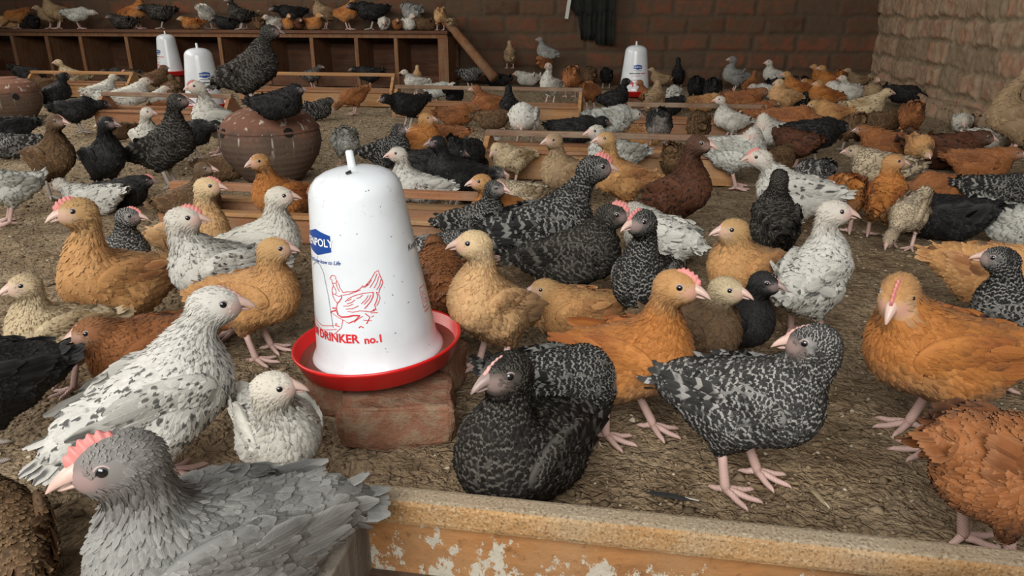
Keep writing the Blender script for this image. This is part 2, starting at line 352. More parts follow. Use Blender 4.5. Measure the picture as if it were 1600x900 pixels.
def make_prims(p):
    """list of (kind, a, b, r, flow, reg, size) in the bird's frame with the torso centre at the origin"""
    Bp = rotY(-R(p['bp'])); pr = []
    fat = p.get('fat', 1.0)
    def E(c, s, flow, size, reg=0., rot=None, thigh=0):
        pr.append(('E', Bp @ V(*c), (Bp if rot is None else Bp @ rot).T, V(*s), V(*flow), reg, size))
    back = Bp @ V(-1, 0, -.12)
    E((0, 0, 0), (.098, .064 * fat, .062), back, .026)
    E((.052, 0, -.006), (.058, .055 * fat, .062), Bp @ V(-.7, 0, -.7), .019)
    E((-.03, 0, -.026), (.074, .054 * fat, .052), Bp @ V(-1, 0, -.3), .024)
    E((-.088, 0, .016), (.060, .040, .038), Bp @ V(-1, 0, .1), .028)
    tp = R(p.get('tp', 14)); td = Bp @ V(-math.cos(tp), 0, math.sin(tp))
    t0 = Bp @ V(-.11, 0, .022)
    pr.append(('C', t0, t0 + td * .045, (.030, .012), td, 0., .026))
    # neck
    H = V(*p['head'])
    if H[2] > .075: H = H + V(-.014, 0, .010)
    hy, hp = R(p.get('hy', 0)), R(p.get('hp', 0))
    Hm = rotZ(hy) @ rotY(-hp) @ rotX(R(p.get('hr', 0)))
    hd = Hm @ V(1, 0, 0); hu = Hm @ V(0, 0, 1)
    P0 = Bp @ V(.052, 0, .018)
    P3 = H - hd * .012 - hu * .012
    d = np.linalg.norm(P3 - P0)
    P1 = P0 + Bp @ V(.035, 0, .05) * (d / .1) * .8
    P2 = P3 - (hd * .35 + hu * .9) * d * .32
    N = 8; nw = p.get('nw', 1.0)
    pts = [(1 - t) ** 3 * P0 + 3 * (1 - t) ** 2 * t * P1 + 3 * (1 - t) * t * t * P2 + t ** 3 * P3 for t in np.linspace(0, 1, N + 1)]
    rad = [(.034 * (1 - t) ** 1.5 + .0165) * nw for t in np.linspace(0, 1, N + 1)]
    for i in range(N):
        t = (i + .5) / N; fl = pts[i] - pts[i + 1]; fl = fl / (np.linalg.norm(fl) + 1e-9)
        pr.append(('C', pts[i], pts[i + 1], (rad[i], rad[i + 1]), fl, .1 + .75 * t, .017 * (1 - t) + .0095 * t))
    # head
    HS = p.get('hs', 1.12)
    pr.append(('E', H, Hm.T, V(.029, .0200, .0225) * HS, Hm @ V(-1, 0, -.25), 1., .0088))
    pr.append(('E', H + Hm @ V(.018, 0, -.004) * HS, Hm.T, V(.0165, .0125, .0130) * HS, Hm @ V(-1, 0, -.1), 1., .006))
    # thighs
    hc = p['hc0']
    if not p.get('sit'):
        for s in (-1, 1):
            ax = p.get('step', 0) * s
            a = Bp @ V(-.012, s * .036, -.030); k = V(-.022 + ax * .4, s * .036, -hc + .082)
            pr.append(('C', a, k, (.036, .0115), (k - a) / np.linalg.norm(k - a), 0., .014))
    return pr, H, Hm, td, t0, Bp
def sdf_all(pr, P):
    D = np.empty((len(pr), len(P)))
    for i, q in enumerate(pr):
        if q[0] == 'E':
            L = (P - q[1]) @ q[2].T; k0 = np.sqrt(((L / q[3]) ** 2).sum(1)) + 1e-9; k1 = np.sqrt(((L / q[3] ** 2) ** 2).sum(1)) + 1e-9
            D[i] = k0 * (k0 - 1) / k1
        else:
            ab = q[2] - q[1]; h = np.clip(((P - q[1]) @ ab) / (ab @ ab + 1e-12), 0, 1)
            D[i] = np.linalg.norm(P - q[1] - h[:, None] * ab, axis=1) - (q[3][0] * (1 - h) + q[3][1] * h)
    return D
def sdf(pr, P):
    D = sdf_all(pr, P)
    if len(pr) > 6: D = np.concatenate([D[:5], D[5:13].min(0)[None], D[13:14] , D[14:15] + .002, D[15:]])
    m = D.min(0); return m - K * np.log(np.exp(-(D - m) / K).sum(0))
def grad(pr, P):
    e = .0012; g = np.empty_like(P)
    for a in range(3):
        d = np.zeros(3); d[a] = e; g[:, a] = sdf(pr, P + d) - sdf(pr, P - d)
    return g / (np.linalg.norm(g, axis=1)[:, None] + 1e-12)
def weights(pr, P):
    D = sdf_all(pr, P); D -= D.min(0); Wt = np.exp(-D / .008); return Wt / Wt.sum(0)
def surf_net(pr, h):
    lo = np.min([np.minimum(q[1], q[2] if q[0] == 'C' else q[1]) - (max(q[3]) + .01) for q in pr], axis=0)
    hi = np.max([np.maximum(q[1], q[2] if q[0] == 'C' else q[1]) + (max(q[3]) + .01) for q in pr], axis=0)
    n = np.ceil((hi - lo) / h).astype(int) + 2
    g = np.stack(np.meshgrid(*[lo[a] + h * np.arange(n[a]) for a in range(3)], indexing='ij'), -1)
    v = sdf(pr, g.reshape(-1, 3)).reshape(n) < 0
    act = np.zeros(n - 1, dtype=int)
    for dx in (0, 1):
        for dy in (0, 1):
            for dz in (0, 1):
                act += v[dx:n[0] - 1 + dx, dy:n[1] - 1 + dy, dz:n[2] - 1 + dz]
    cells = (act > 0) & (act < 8); idx = -np.ones(n - 1, dtype=int); idx[cells] = np.arange(cells.sum())
    P = lo + h * (np.argwhere(cells) + .5)
    for _ in range(3):
        P = P - grad(pr, P) * sdf(pr, P)[:, None] * .9
    faces = []
    for ax in range(3):
        a, b = [(1, 2), (2, 0), (0, 1)][ax]
        s0 = [slice(None)] * 3; s1 = [slice(None)] * 3; s0[ax] = slice(0, -1); s1[ax] = slice(1, None)
        A0, A1 = v[tuple(s0)], v[tuple(s1)]
        for flip, E_ in ((False, A0 & ~A1), (True, ~A0 & A1)):
            e = np.argwhere(E_)
            e = e[(e[:, a] > 0) & (e[:, b] > 0)]
            e = e[(e[:, a] < n[a] - 1) & (e[:, b] < n[b] - 1)]
            ua = np.zeros(3, int); ua[a] = 1; ub = np.zeros(3, int); ub[b] = 1
            q = [idx[tuple((e - o).T)] for o in (ua + ub, ub, 0 * ua, ua)]
            q = np.stack(q if not flip else q[::-1], 1); faces.append(q)
    F_ = np.concatenate(faces); F_ = F_[(F_ >= 0).all(1)]
    return P, F_
TT = np.array([0, .38, .74, 1.0]); WP = np.array([.35, 1.0, .86, .22]); UU = np.array([-1, 0, 1.0])
def feather_batch(pr, P, T, Nn, L, Wd, lift, rng, reg, skin, wing, lo, ruf, reproject=True):
    n = len(P); Bt = np.cross(Nn, T)
    t = TT[None, :, None]; u = UU[None, None, :]
    v = P[:, None, None, :] + T[:, None, None, :] * (L[:, None, None] * t)[..., None] + Bt[:, None, None, :] * ((Wd[:, None] * WP[None])[:, :, None] * u)[..., None]
    off = -.0015 + (lift[:, None, None] * L[:, None, None] * (t ** 1.3)) - Wd[:, None, None] * .28 * np.abs(u) + .0012
    v = v.reshape(-1, 3); off = np.broadcast_to(off, (n, 4, 3)).reshape(-1)
    Nr = np.repeat(Nn, 12, 0)
    if reproject:
        for _ in range(2):
            v = v - Nr * np.clip(sdf(pr, v) - off, -.02, .02)[:, None]
    else:
        v = v + Nr * off[:, None]
    base = np.arange(n)[:, None] * 12
    q = np.array([[r * 3 + c, (r + 1) * 3 + c, (r + 1) * 3 + c + 1, r * 3 + c + 1] for r in range(3) for c in range(2)])
    Fq = (base[:, :, None] + q[None]).reshape(-1, 4)
    fr = rng.random(n); r2 = rng.random(n)
    fv = np.broadcast_to(TT[None, :, None], (n, 4, 3)).reshape(-1); fu = np.broadcast_to((UU * .5 + .5)[None, None, :], (n, 4, 3)).reshape(-1)
    rp = lambda a: np.repeat(np.broadcast_to(a, (n,)), 12)
    A = np.stack([fv, rp(fr), rp(reg), rp(skin)], 1); B = np.stack([fu, rp(wing), rp(r2), rp(lo)], 1)
    nm = Nn[:, None, None, :] + (T[:, None, None, :] * ((t - .35) * .55)[..., None]) + (Bt[:, None, None, :] * (u * .34)[..., None])
    nm = nm + rng.normal(0, .10, (n, 1, 1, 3))
    nm = (nm + np.zeros((n, 4, 3, 3))).reshape(-1, 3); nm /= np.linalg.norm(nm, axis=1)[:, None]
    return v, Fq, A, B, nm
def join(batches):
    vs, fs, As, Bs, Ns = [], [], [], [], []; n = 0
    for v, f, A, B, N in batches:
        vs.append(v); fs.append(f + n); As.append(A); Bs.append(B); Ns.append(N); n += len(v)
    return np.concatenate(vs), np.concatenate(fs), np.concatenate(As), np.concatenate(Bs), np.concatenate(Ns)
def long_feathers(roots, dirs, nrm, L, W, rng, wing=1., curve=.0):
    """flight and tail feathers: straight vanes with a slight droop"""
    n = len(roots); dirs = dirs / np.linalg.norm(dirs, axis=1)[:, None]
    nrm = nrm - dirs * (nrm * dirs).sum(1)[:, None]; nrm /= np.linalg.norm(nrm, axis=1)[:, None]
    return feather_batch(None, roots, dirs, nrm, L, W, np.full(n, curve), rng, np.zeros(n), np.zeros(n), np.full(n, wing), np.zeros(n), 0, reproject=False)
def bird_parts(p, lod, seed):
    rng = np.random.default_rng(seed); p = dict(p); HS = p.get('hs', 1.12)
    p['hc0'] = p.get('hc', .085)
    pr, H, Hm, td, t0, Bp = make_prims(p)
    h = .0052 * (1 if lod < 1.3 else 1.35 if lod < 2 else 1.8)
    P, Fb = surf_net(pr, h)
    zmin = P[:, 2].min()
    if p.get('sit'): p['hc0'] = -zmin - .004
    hc = p['hc0']
    def skinw(Q):
        L = (Q - H) @ Hm / HS                 # head-frame coordinates
        d = np.sqrt(((L[:, 0] - .026) / .018) ** 2 + ((np.abs(L[:, 1]) - .012) / .016) ** 2 + ((L[:, 2] + .001) / .0125) ** 2)
        return np.clip(1.25 - d, 0, 1) * (L[:, 0] > -.01)
    Wt = weights(pr, P); regs = Wt.T @ np.array([q[5] for q in pr])
    lowf = lambda Q, N: np.clip(.5 - N[:, 2] * .5, 0, 1) * ((Q @ Bp)[:, 2] < .01)
    Nb = grad(pr, P)
    nv = len(P)
    A0 = np.stack([np.full(nv, .5), rng.random(nv) * .3 + .2, regs, skinw(P)], 1); B0 = np.stack([np.full(nv, .5), np.zeros(nv), np.zeros(nv), lowf(P, Nb)], 1)
    body = [(P, Fb, A0, B0, Nb)]
    # body feathers
    J = max(3, int(5 / lod)); Q = np.repeat(P, J, 0) + rng.uniform(-h, h, (nv * J, 3)) * .9
    Wq = weights(pr, Q); sz = Wq.T @ np.array([q[6] for q in pr]) * p.get('fs', 1.0)
    lq = np.round(np.log(sz) / .25) * .25; cell = np.exp(lq) * .44 * (lod ** .9)
    key = np.floor(Q / cell[:, None]).astype(np.int64)
    kk = (key[:, 0] * 73856093) ^ (key[:, 1] * 19349663) ^ (key[:, 2] * 83492791) ^ (np.round(lq * 100).astype(np.int64) * 7919)
    _, ui = np.unique(kk, return_index=True)
    Q, sz = Q[ui], sz[ui]
    for _ in range(2): Q = Q - grad(pr, Q) * sdf(pr, Q)[:, None]
    N = grad(pr, Q); Wq = weights(pr, Q); Fl = Wq.T @ np.array([q[4] for q in pr]); reg = Wq.T @ np.array([q[5] for q in pr])
    sk = skinw(Q)
    keep = (rng.random(len(Q)) > sk * .95)
    keep &= np.linalg.norm(Q - (t0 + td * .05), axis=1) > .020
    # keep feathers out of the eyes
    Lh = (Q - H) @ Hm / HS; eyed = np.sqrt((Lh[:, 0] - .011) ** 2 + (Lh[:, 2] - .0055) ** 2)
    keep &= ~((eyed < .0105) & (np.abs(Lh[:, 1]) > .008))
    keep &= ~((Lh[:, 0] > .0285) & (np.abs(Lh[:, 2]) < .013) & (np.abs(Lh[:, 1]) < .014))
    Q, N, Fl, reg, sk, sz = Q[keep], N[keep], Fl[keep], reg[keep], sk[keep], sz[keep]
    ruf = p.get('ruf', 1.35)
    Fl = Fl + rng.normal(0, .16 * ruf, Fl.shape)
    T = Fl - N * (Fl * N).sum(1)[:, None]; T /= np.linalg.norm(T, axis=1)[:, None] + 1e-9
    L = sz * rng.uniform(.85, 1.25, len(Q)) * (lod ** .5); Wd = sz * rng.uniform(.30, .42, len(Q)) * (lod ** .75)
    nk = np.clip(reg / .5, 0, 1) * (reg < .93); Wd *= (1 - .38 * nk); L *= (1 + .25 * nk)
    lift = rng.uniform(.03, .15, len(Q)) * ruf + .01
    lift = lift * (1 + .5 * nk) * np.where(reg > .93, 1.5, 1.1)
    body.append(feather_batch(pr, Q, T, N, L, Wd, lift, rng, reg, sk * .45, np.zeros(len(Q)), lowf(Q, N), ruf))
    out = {}
    hz = V(0, 0, hc)
    v, f, A, B, N_ = join(body); out['body'] = (v + hz, f, A, B, N_)
    # wings
    wd = p.get('wd', 10); wu = p.get('wup', 0.)
    for s in (-1, 1):
        Wm = Bp @ rotZ(R(7) * s) @ rotY(R(wd)) @ rotX(-R(8) * s)
        c = Bp @ V(-.006, s * (.053 * p.get('fat', 1) + wu), .014)
        wp = [('E', c, Wm.T, V(.080, .015, .044), V(0, 0, 0), 0., .02)]
        Pw, Fw = surf_net(wp, h * 1.15); nw_ = len(Pw)
        Aw = np.stack([np.full(nw_, .5), np.full(nw_, .4), np.zeros(nw_), np.zeros(nw_)], 1); Bw = np.stack([np.full(nw_, .5), np.full(nw_, 1.), np.zeros(nw_), np.zeros(nw_)], 1)
        bt = [(Pw, Fw, Aw, Bw, grad(wp, Pw))]
        Lc = (Pw - c) @ Wm                    # wing frame: x forward, y outward*s
        Qr = np.repeat(Pw, 4, 0) + rng.uniform(-h, h, (nw_ * 4, 3)) * .8
        Lq = (Qr - c) @ Wm
        szw = np.clip(.017 + (.05 - Lq[:, 0]) * .11, .016, .032)
        lq = np.round(np.log(szw) / .3) * .3; cell = np.exp(lq) * .46 * lod ** .9
        key = np.floor(Qr / cell[:, None]).astype(np.int64)
        kk = (key[:, 0] * 73856093) ^ (key[:, 1] * 19349663) ^ (key[:, 2] * 83492791) ^ (np.round(lq * 100).astype(np.int64) * 7919)
        _, ui = np.unique(kk, return_index=True)
        Qr, szw = Qr[ui], szw[ui]; Qr = Qr - grad(wp, Qr) * sdf(wp, Qr)[:, None]; Nw = grad(wp, Qr)
        outw = Wm @ V(0, s, 0); k = (Nw @ outw) > -.15; Qr, szw, Nw = Qr[k], szw[k], Nw[k]
        Tw = (Wm @ V(-1, 0, -.18))[None] + rng.normal(0, .10 * ruf, Qr.shape); Tw = Tw - Nw * (Tw * Nw).sum(1)[:, None]; Tw /= np.linalg.norm(Tw, axis=1)[:, None]
        bt.append(feather_batch(wp, Qr, Tw, Nw, szw * rng.uniform(.9, 1.3, len(Qr)) * lod ** .5, szw * rng.uniform(.33, .43, len(Qr)) * lod ** .6, rng.uniform(.04, .14, len(Qr)) * ruf, rng, np.zeros(len(Qr)), np.zeros(len(Qr)), np.ones(len(Qr)), np.zeros(len(Qr)), ruf))
        nf = 9; a = np.linspace(0, 1, nf); wl = p.get('wl', 1.0)
        roots = np.stack([.015 - .055 * a, s * (.012 + .004 * (1 - a)), -.034 + .045 * a], 1)
        droop = p.get('wdr', .12)
        dirs = np.stack([-np.ones(nf), -s * .06 * np.ones(nf), -droop + .18 * a], 1) + rng.normal(0, .02, (nf, 3))
        LL = (.088 + .012 * np.sin(a * 3.1)) * wl * rng.uniform(.92, 1.05, nf)
        bt.append(long_feathers(c + roots @ Wm.T, dirs @ Wm.T, np.repeat((Wm @ V(0, s, .25))[None], nf, 0), LL, np.full(nf, .0125), rng, 1., .02))
        a = np.linspace(0, 1, 8)
        roots = np.stack([.03 - .05 * a, s * (.016 + 0 * a), -.020 + .045 * a], 1); dirs = np.stack([-np.ones(8), -s * .05 * np.ones(8), -.16 + .2 * a], 1) + rng.normal(0, .04, (8, 3))
        bt.append(long_feathers(c + roots @ Wm.T, dirs @ Wm.T, np.repeat((Wm @ V(0, s, .25))[None], 8, 0), np.full(8, .058), np.full(8, .011), rng, 1., .03))
        v, f, A, B, N_ = join(bt)
        B[:, 1] *= np.clip((.035 - ((v - c) @ Wm)[:, 0]) / .06, 0, 1)      # the wing's own colour fades in behind the shoulder
        out['wing%d' % s] = (v + hz, f, A, B, N_)
    # tail
    nt = 10; tl = p.get('tl', 1.0); a = np.linspace(-1, 1, nt); fan = p.get('fan', .30)
    lat = V(0, 1, 0); up = np.cross(lat, td) * -1
    if up[2] < 0: up = -up
    roots = np.stack([t0 + td * .022 + lat * .012 * x + up * (.010 - .010 * x * x) for x in a])
    dirs = np.stack([td + lat * fan * x - up * (.18 * x * x) for x in a]) + rng.normal(0, .03, (nt, 3))
    nn = np.stack([up + lat * .8 * x for x in a])
    o = np.argsort(np.abs(a))
    b1 = long_feathers(roots[o], dirs[o], nn[o],   .064 * tl * (1 - .12 * np.abs(a[o])) * rng.uniform(.9, 1.05, nt), np.full(nt, .0115), rng, .6, -.02)
    nt2 = 14; rr = rng.uniform(-1, 1, nt2); r2 = rng.uniform(0, 1, nt2) * 6.28
    roots = np.stack([t0 + td * .008 + lat * .020 * math.cos(x) + up * .018 * math.sin(x) for x in r2]); dirs = np.stack([td + lat * .25 * math.cos(x) + up * .22 * math.sin(x) for x in r2]) + rng.normal(0, .06, (nt2, 3))
    nn = np.stack([lat * math.cos(x) + up * math.sin(x) for x in r2])
    b2 = long_feathers(roots, dirs, nn, rng.uniform(.035, .055, nt2) * (.5 + .5 * tl), np.full(nt2, .0095), rng, .2, .03)
    v, f, A, B, N_ = join([b1, b2]); out['tail'] = (v + hz, f, A, B, N_)
    # head fittings, in the head frame
    tf = lambda vs: (np.asarray(vs) * HS @ Hm.T + H + hz)
    m = MB(); n = 12; rings = []
    def mandible(x0, x1, z0, z1, hw, hh, top, bend, N=8):
        vs = []; fs = []
        for i in range(N):
            t = i / (N - 1); x = x0 + (x1 - x0) * t; w_ = hw * (1 - t) ** .75 + .0009; hh_ = hh * (1 - t) ** .6 + .0008
            z = z0 + (z1 - z0) * t ** bend
            for k in range(n):
                an = 6.28318 * k / n; cy, sz_ = math.cos(an), math.sin(an)
                zz = sz_ * hh_ * (1 if (sz_ > 0) == top else .28)
                vs.append((x, cy * w_, z + zz))
        for i in range(N - 1):
            for k in range(n): fs.append((i * n + k, i * n + (k + 1) % n, (i + 1) * n + (k + 1) % n, (i + 1) * n + k))
        fs.append(tuple((N - 1) * n + k for k in range(n))); m.add(vs, fs)
    mandible(.022, .0565, .0015, -.0080, .0105, .0128, True, 2.2)
    mandible(.024, .0480, -.0045, -.0085, .0088, .0052, False, 1.4)
    out['beak'] = (tf(m.v), m.f)
    ch = p.get('comb', .12) * .021 + .0008
    m = MB(); vs = []; fs = []; N = 29
    for i in range(N):
        s = i / (N - 1); x = .036 - .040 * s; z = .0075 + .0135 * math.sin(min(1, s * 1.25) * math.pi / 2)
        hgt = ch * (.68 + .32 * abs(math.sin(6.2 * math.pi * s))) * min(1, math.sin(math.pi * min(s + .04, 1)) ** .5 + .1)
        nx, nz = (1 - s) * .55 - .1, .9; thick = .0028
        for q, (yy, hh) in enumerate(((-thick, -.004), (-thick * .5, hgt), (thick * .5, hgt), (thick, -.004))):
            vs.append((x + nx * hh, yy, z + nz * hh))
    for i in range(N - 1):
        for q in range(3): fs.append((i * 4 + q, i * 4 + q + 1, (i + 1) * 4 + q + 1, (i + 1) * 4 + q))
    fs += [(0, 3, 2, 1), tuple((N - 1) * 4 + q for q in range(4))]
    m.add(vs, fs); out['comb'] = (tf(m.v), m.f)
    # eyes
    for s in (-1, 1):
        ax = V(.22, s, .06); ax /= np.linalg.norm(ax); ctr = V(.0115, s * .0172, .0055); r = .0062
        up_ = V(0, 0, 1); e1 = np.cross(ax, up_); e1 /= np.linalg.norm(e1); e2 = np.cross(e1, ax)
        vs = []; fs = []; mi = []; rings_ = [0, 14, 29, 44, 60, 80, 110]; n = 16
        for th in rings_:
            for k in range(n):
                an = 6.28318 * k / n; st, ct = math.sin(R(th)), math.cos(R(th))
                vs.append(ctr + r * (ax * ct + (e1 * math.cos(an) + e2 * math.sin(an)) * st * (1 if th < 50 else 1.0)))
        for i in range(len(rings_) - 1):
            for k in range(n):
                fs.append((i * n + k, i * n + (k + 1) % n, (i + 1) * n + (k + 1) % n, (i + 1) * n + k)); mi.append(1 if i < 3 else 0)
        # eyelid ring
        b = len(vs); 
        for k in range(n):
            an = 6.28318 * k / n; rd = e1 * math.cos(an) + e2 * math.sin(an) * .86
            for q in range(6):
                bn = 6.28318 * q / 6; vs.append(ctr + ax * (.0022 + .0013 * math.sin(bn)) + rd * (.0060 + .0014 * math.cos(bn)))
        for k in range(n):
            for q in range(6):
                fs.append((b + k * 6 + q, b + ((k + 1) % n) * 6 + q, b + ((k + 1) % n) * 6 + (q + 1) % 6, b + k * 6 + (q + 1) % 6)); mi.append(2)
        out['eye%d' % s] = (tf(vs), fs, mi)
    # wattle
    if p.get('comb', .12) > .45:
        m = MB(); 
        for s in (-1, 1): m.tube([(.026, s * .004, -.008), (.024, s * .006, -.014), (.022, s * .006, -.019)], [.003, .0045, .0022], 8)
        out['wattle'] = (tf(m.v), m.f)
    # legs
    if not p.get('sit'):
        for s in (-1, 1):
            st = p.get('step', 0) * s; m = MB()
            k = V(-.022 + st * .4, s * .036, .092); a = V(.004 + st, s * .040, .014)
            lr = p.get('lr', 1.0)
            m.tube([k + V(0, 0, .006), k * .6 + a * .4, a + V(-.002, 0, .006), a + V(.002, 0, -.006)], [.0092 * lr, .0078 * lr, .0084 * lr, .0082 * lr], 10)
            for an, ln in ((0, .052), (-36, .043), (36, .043), (180 + 14 * s, .022)):
                an = R(an) - R(6) * s; d = V(math.cos(an), math.sin(an), 0)
                pts = [a + V(0, 0, -.004), a + d * ln * .35 + V(0, 0, -.0045), a + d * ln * .7 + V(0, 0, -.0085), a + d * ln + V(0, 0, -.0088), a + d * (ln + .006) + V(0, 0, -.0098), a + d * (ln + .010) + V(0, 0, -.0128)]
                m.tube(pts, [.0072 * lr, .0060 * lr, .0052 * lr, .0044 * lr, .0026 * lr, .0006], 8)
            out['leg%d' % s] = (np.array(m.v), m.f)
    return out, hc
CACHE = {}
def parse(spec):
    tk = spec.split(); p = dict(POSES[tk[0]])
    for x in tk[1:]:
        k, v = x.split('='); v = float(v)
        if k in ('hx', 'hh', 'hz'):
            h = list(p['head']); h[('hx', 'hh', 'hz').index(k)] = v; p['head'] = tuple(h)
        else: p[k] = v
    return p
def bird_meshes(spec, lod, seed):
    key = (spec, lod, seed)
    if key not in CACHE:
        out, hc = bird_parts(parse(spec), lod, seed); ms = []
        for k, d in out.items():
            nm = k.rstrip('-1').rstrip('-') if k[-1] == '1' else k
            if len(d) == 5:
                me = mk_mesh(nm, d[0], d[1], [PL['wht']], True, A=d[2], B=d[3])
                if len(me.vertices) == len(d[4]): me.normals_split_custom_set_from_vertices(d[4].tolist())
            elif len(d) == 3: me = mk_mesh(nm, d[0], d[1], [IRIS, PUPIL, LID], True, mi=d[2])
            else: me = mk_mesh(nm, d[0], d[1], [BEAK], True)
            ms.append((nm, me))
        CACHE[key] = (ms, hc)
    return CACHE[key]
DARKF = {'bar', 'sla', 'blk', 'blw', 'brb', 'dch', 'prt', 'gry'}
GS = .83
BIRDS = []
def bird(px, py, a, spec, plum, s, label, group, z=0., lod=None, seed=0, plane=None):
    s = s * GS; p = parse(spec); hc = p.get('hc', .072)
    pt = at(px, py, z + hc * s) if plane is None else at_y(px, py, plane)
    if plane is None and not (0 < pt.y < 7.52): pt = at_y(px, py, 7.45)
    pt.x = min(pt.x, 2.02) 
    dist = (pt - cam.location).length
    if lod is None: lod = 1.0 if dist < 1.75 else 1.4 if dist < 2.6 else 2.1 if dist < 4 else 3.0
    ms, hc2 = bird_meshes(spec, lod, seed)
    root = bpy.data.objects.new('chicken', None); C.objects.link(root)
    root.empty_display_size = .05
    phi = math.atan2(pt.y, pt.x)
    root.location = (pt.x, pt.y, z); root.scale = (s, s, s); root.rotation_euler = (0, 0, phi - math.pi / 2 + R(a))
    tag(root, label, 'chicken', group)
    BIRDS.append((root, s, z, dist))
    dark = plum in DARKF; pink = p.get('comb', .12) > .4
    for nm, me in ms:
        o = link(nm, me, root)
        if nm in ('body', 'wing', 'tail'): mm = [PL[plum]]
        elif nm == 'beak': mm = [BEAKD if plum in ('blk', 'brb') else BEAK]
        elif nm in ('comb', 'wattle'): mm = [COMB if pink else COMBP]
        elif nm == 'eye': mm = [IRIS, PUPIL, LID]
        else: mm = [LEGG if plum in ('blk', 'prt', 'brb') else LEG]
        for i, q in enumerate(mm):
            if o.material_slots[i].material is not q:
                o.material_slots[i].link = 'OBJECT'; o.material_slots[i].material = q
    return root

def settle(n=40):
    """nobody stands inside a neighbour: nudge crowded birds a few centimetres apart on their own level"""
    P = np.array([[b[0].location.x, b[0].location.y] for b in BIRDS]); P0 = P.copy()
    H_ = np.array([b[0].rotation_euler.z for b in BIRDS]); S = np.array([b[1] for b in BIRDS]); Zl = np.array([b[2] for b in BIRDS])
    lim = np.clip(.025 * np.array([b[3] for b in BIRDS]), .02, .12)
    d = np.stack([np.cos(H_), np.sin(H_)], 1)
    for _ in range(n):
        M = np.zeros_like(P); cs = [P + d * (o * S)[:, None] for o in (-.055, .055)]
        for A_ in cs:
            for B_ in cs:
                D = A_[:, None] - B_[None]; L = np.linalg.norm(D, axis=2) + 1e-6
                need = .062 * (S[:, None] + S[None]); ov = np.clip(need - L, 0, None) * (np.abs(Zl[:, None] - Zl[None]) < .12)
                np.fill_diagonal(ov, 0); M += (D / L[..., None] * ov[..., None]).sum(1) * .16
        P = P + M; off = P - P0; l_ = np.linalg.norm(off, axis=1) + 1e-9
        P = P0 + off * np.minimum(1, lim / l_)[:, None]
    for b, q in zip(BIRDS, P):
        b[0].location.x = min(q[0], 2.03); b[0].location.y = min(q[1], 7.52)
        if b[2] < .3 and q[0] < nx1 + .08: b[0].location.y = min(q[1], 7.06)
# ------------------------------------------------------------------ wooden fittings
def wood(name, c1, c2, dust=(.30, .25, .18), dn=.3, grain=(3, 40, 40), rough=.75, flake=None, dusty=False):
    t = NT(name); p = t.coord(); g = t.noise(t.mapping(p, grain), 1, 5, .65, .6); n = t.noise(p, 7, 4); n2 = t.noise(p, 60, 3, .7)
    c = t.mix(t.ss(g, .3, .7), c1, c2); c = t.mix(t.math('MULTIPLY', t.ss(n, .4, .65), dn), c, dust)
    c = t.mix(t.math('MULTIPLY', t.ss(n2, .56, .72), .45), c, tuple(x * .35 for x in c1))
    if flake:
        sx = t.n.new('ShaderNodeSeparateXYZ'); t.l.new(p, sx.inputs[0])
        low = t.ss(sx.outputs[2], -.035, -.075)
        f = t.math('MULTIPLY', t.ss(t.math('ADD', t.noise(t.mapping(p, (24, 24, 17)), 1, 6, .75), t.math('MULTIPLY', low, .10)), .60, .63), 1.0)
        c = t.mix(f, c, t.mix(n2, tuple(x * .6 for x in flake), flake))
    if dusty:                                 # droppings dust caked on the upper face, gritty specks all over
        nz = t.n.new('ShaderNodeSeparateXYZ'); t.l.new(t.geo('True Normal'), nz.inputs[0])
        n3 = t.noise(p, 260, 2, .6)
        c = t.mix(t.math('MULTIPLY', t.ss(nz.outputs[2], .5, .9), .75), c, (.26, .225, .17))
        c = t.mix(t.math('MULTIPLY', t.ss(n3, .56, .66), .5), c, (.50, .43, .31)); c = t.mix(t.math('MULTIPLY', t.ss(n3, .44, .36), .6), c, (.09, .055, .03))
    return t.out(c, rough, t.bump(t.math('ADD', g, n2), .5, .003), .25)
W_TAN = wood('feeder_board_tan', (.32, .16, .065), (.46, .25, .11))
W_FG = wood('feeder_batten_worn', (.30, .165, .065), (.42, .25, .11), (.33, .26, .17), .6, (9, 26, 26), .85, None, True)
W_FP = wood('feeder_panel_flaked', (.22, .10, .036), (.36, .17, .062), (.33, .21, .11), .4, (7, 18, 18), .85, (.52, .48, .39))
W_GREY = wood('feeder_end_grey', (.15, .13, .11), (.33, .29, .24), (.5, .45, .38), .5, (30, 30, 3))
W_RAIL = wood('feeder_rail_dusty', (.17, .10, .065), (.30, .19, .125), (.33, .26, .19), .6)
W_RED = wood('feeder_board_reddish', (.24, .105, .05), (.36, .17, .085))
W_NEST = wood('nest_box_boards', (.07, .030, .017), (.14, .060, .03), (.12, .08, .055), .4)
W_NESTD = wood('nest_box_dividers', (.14, .062, .03), (.23, .11, .052), (.2, .14, .09), .4, (40, 40, 4))
W_IN = wood('feeder_inside_dark', (.05, .03, .02), (.10, .06, .035))
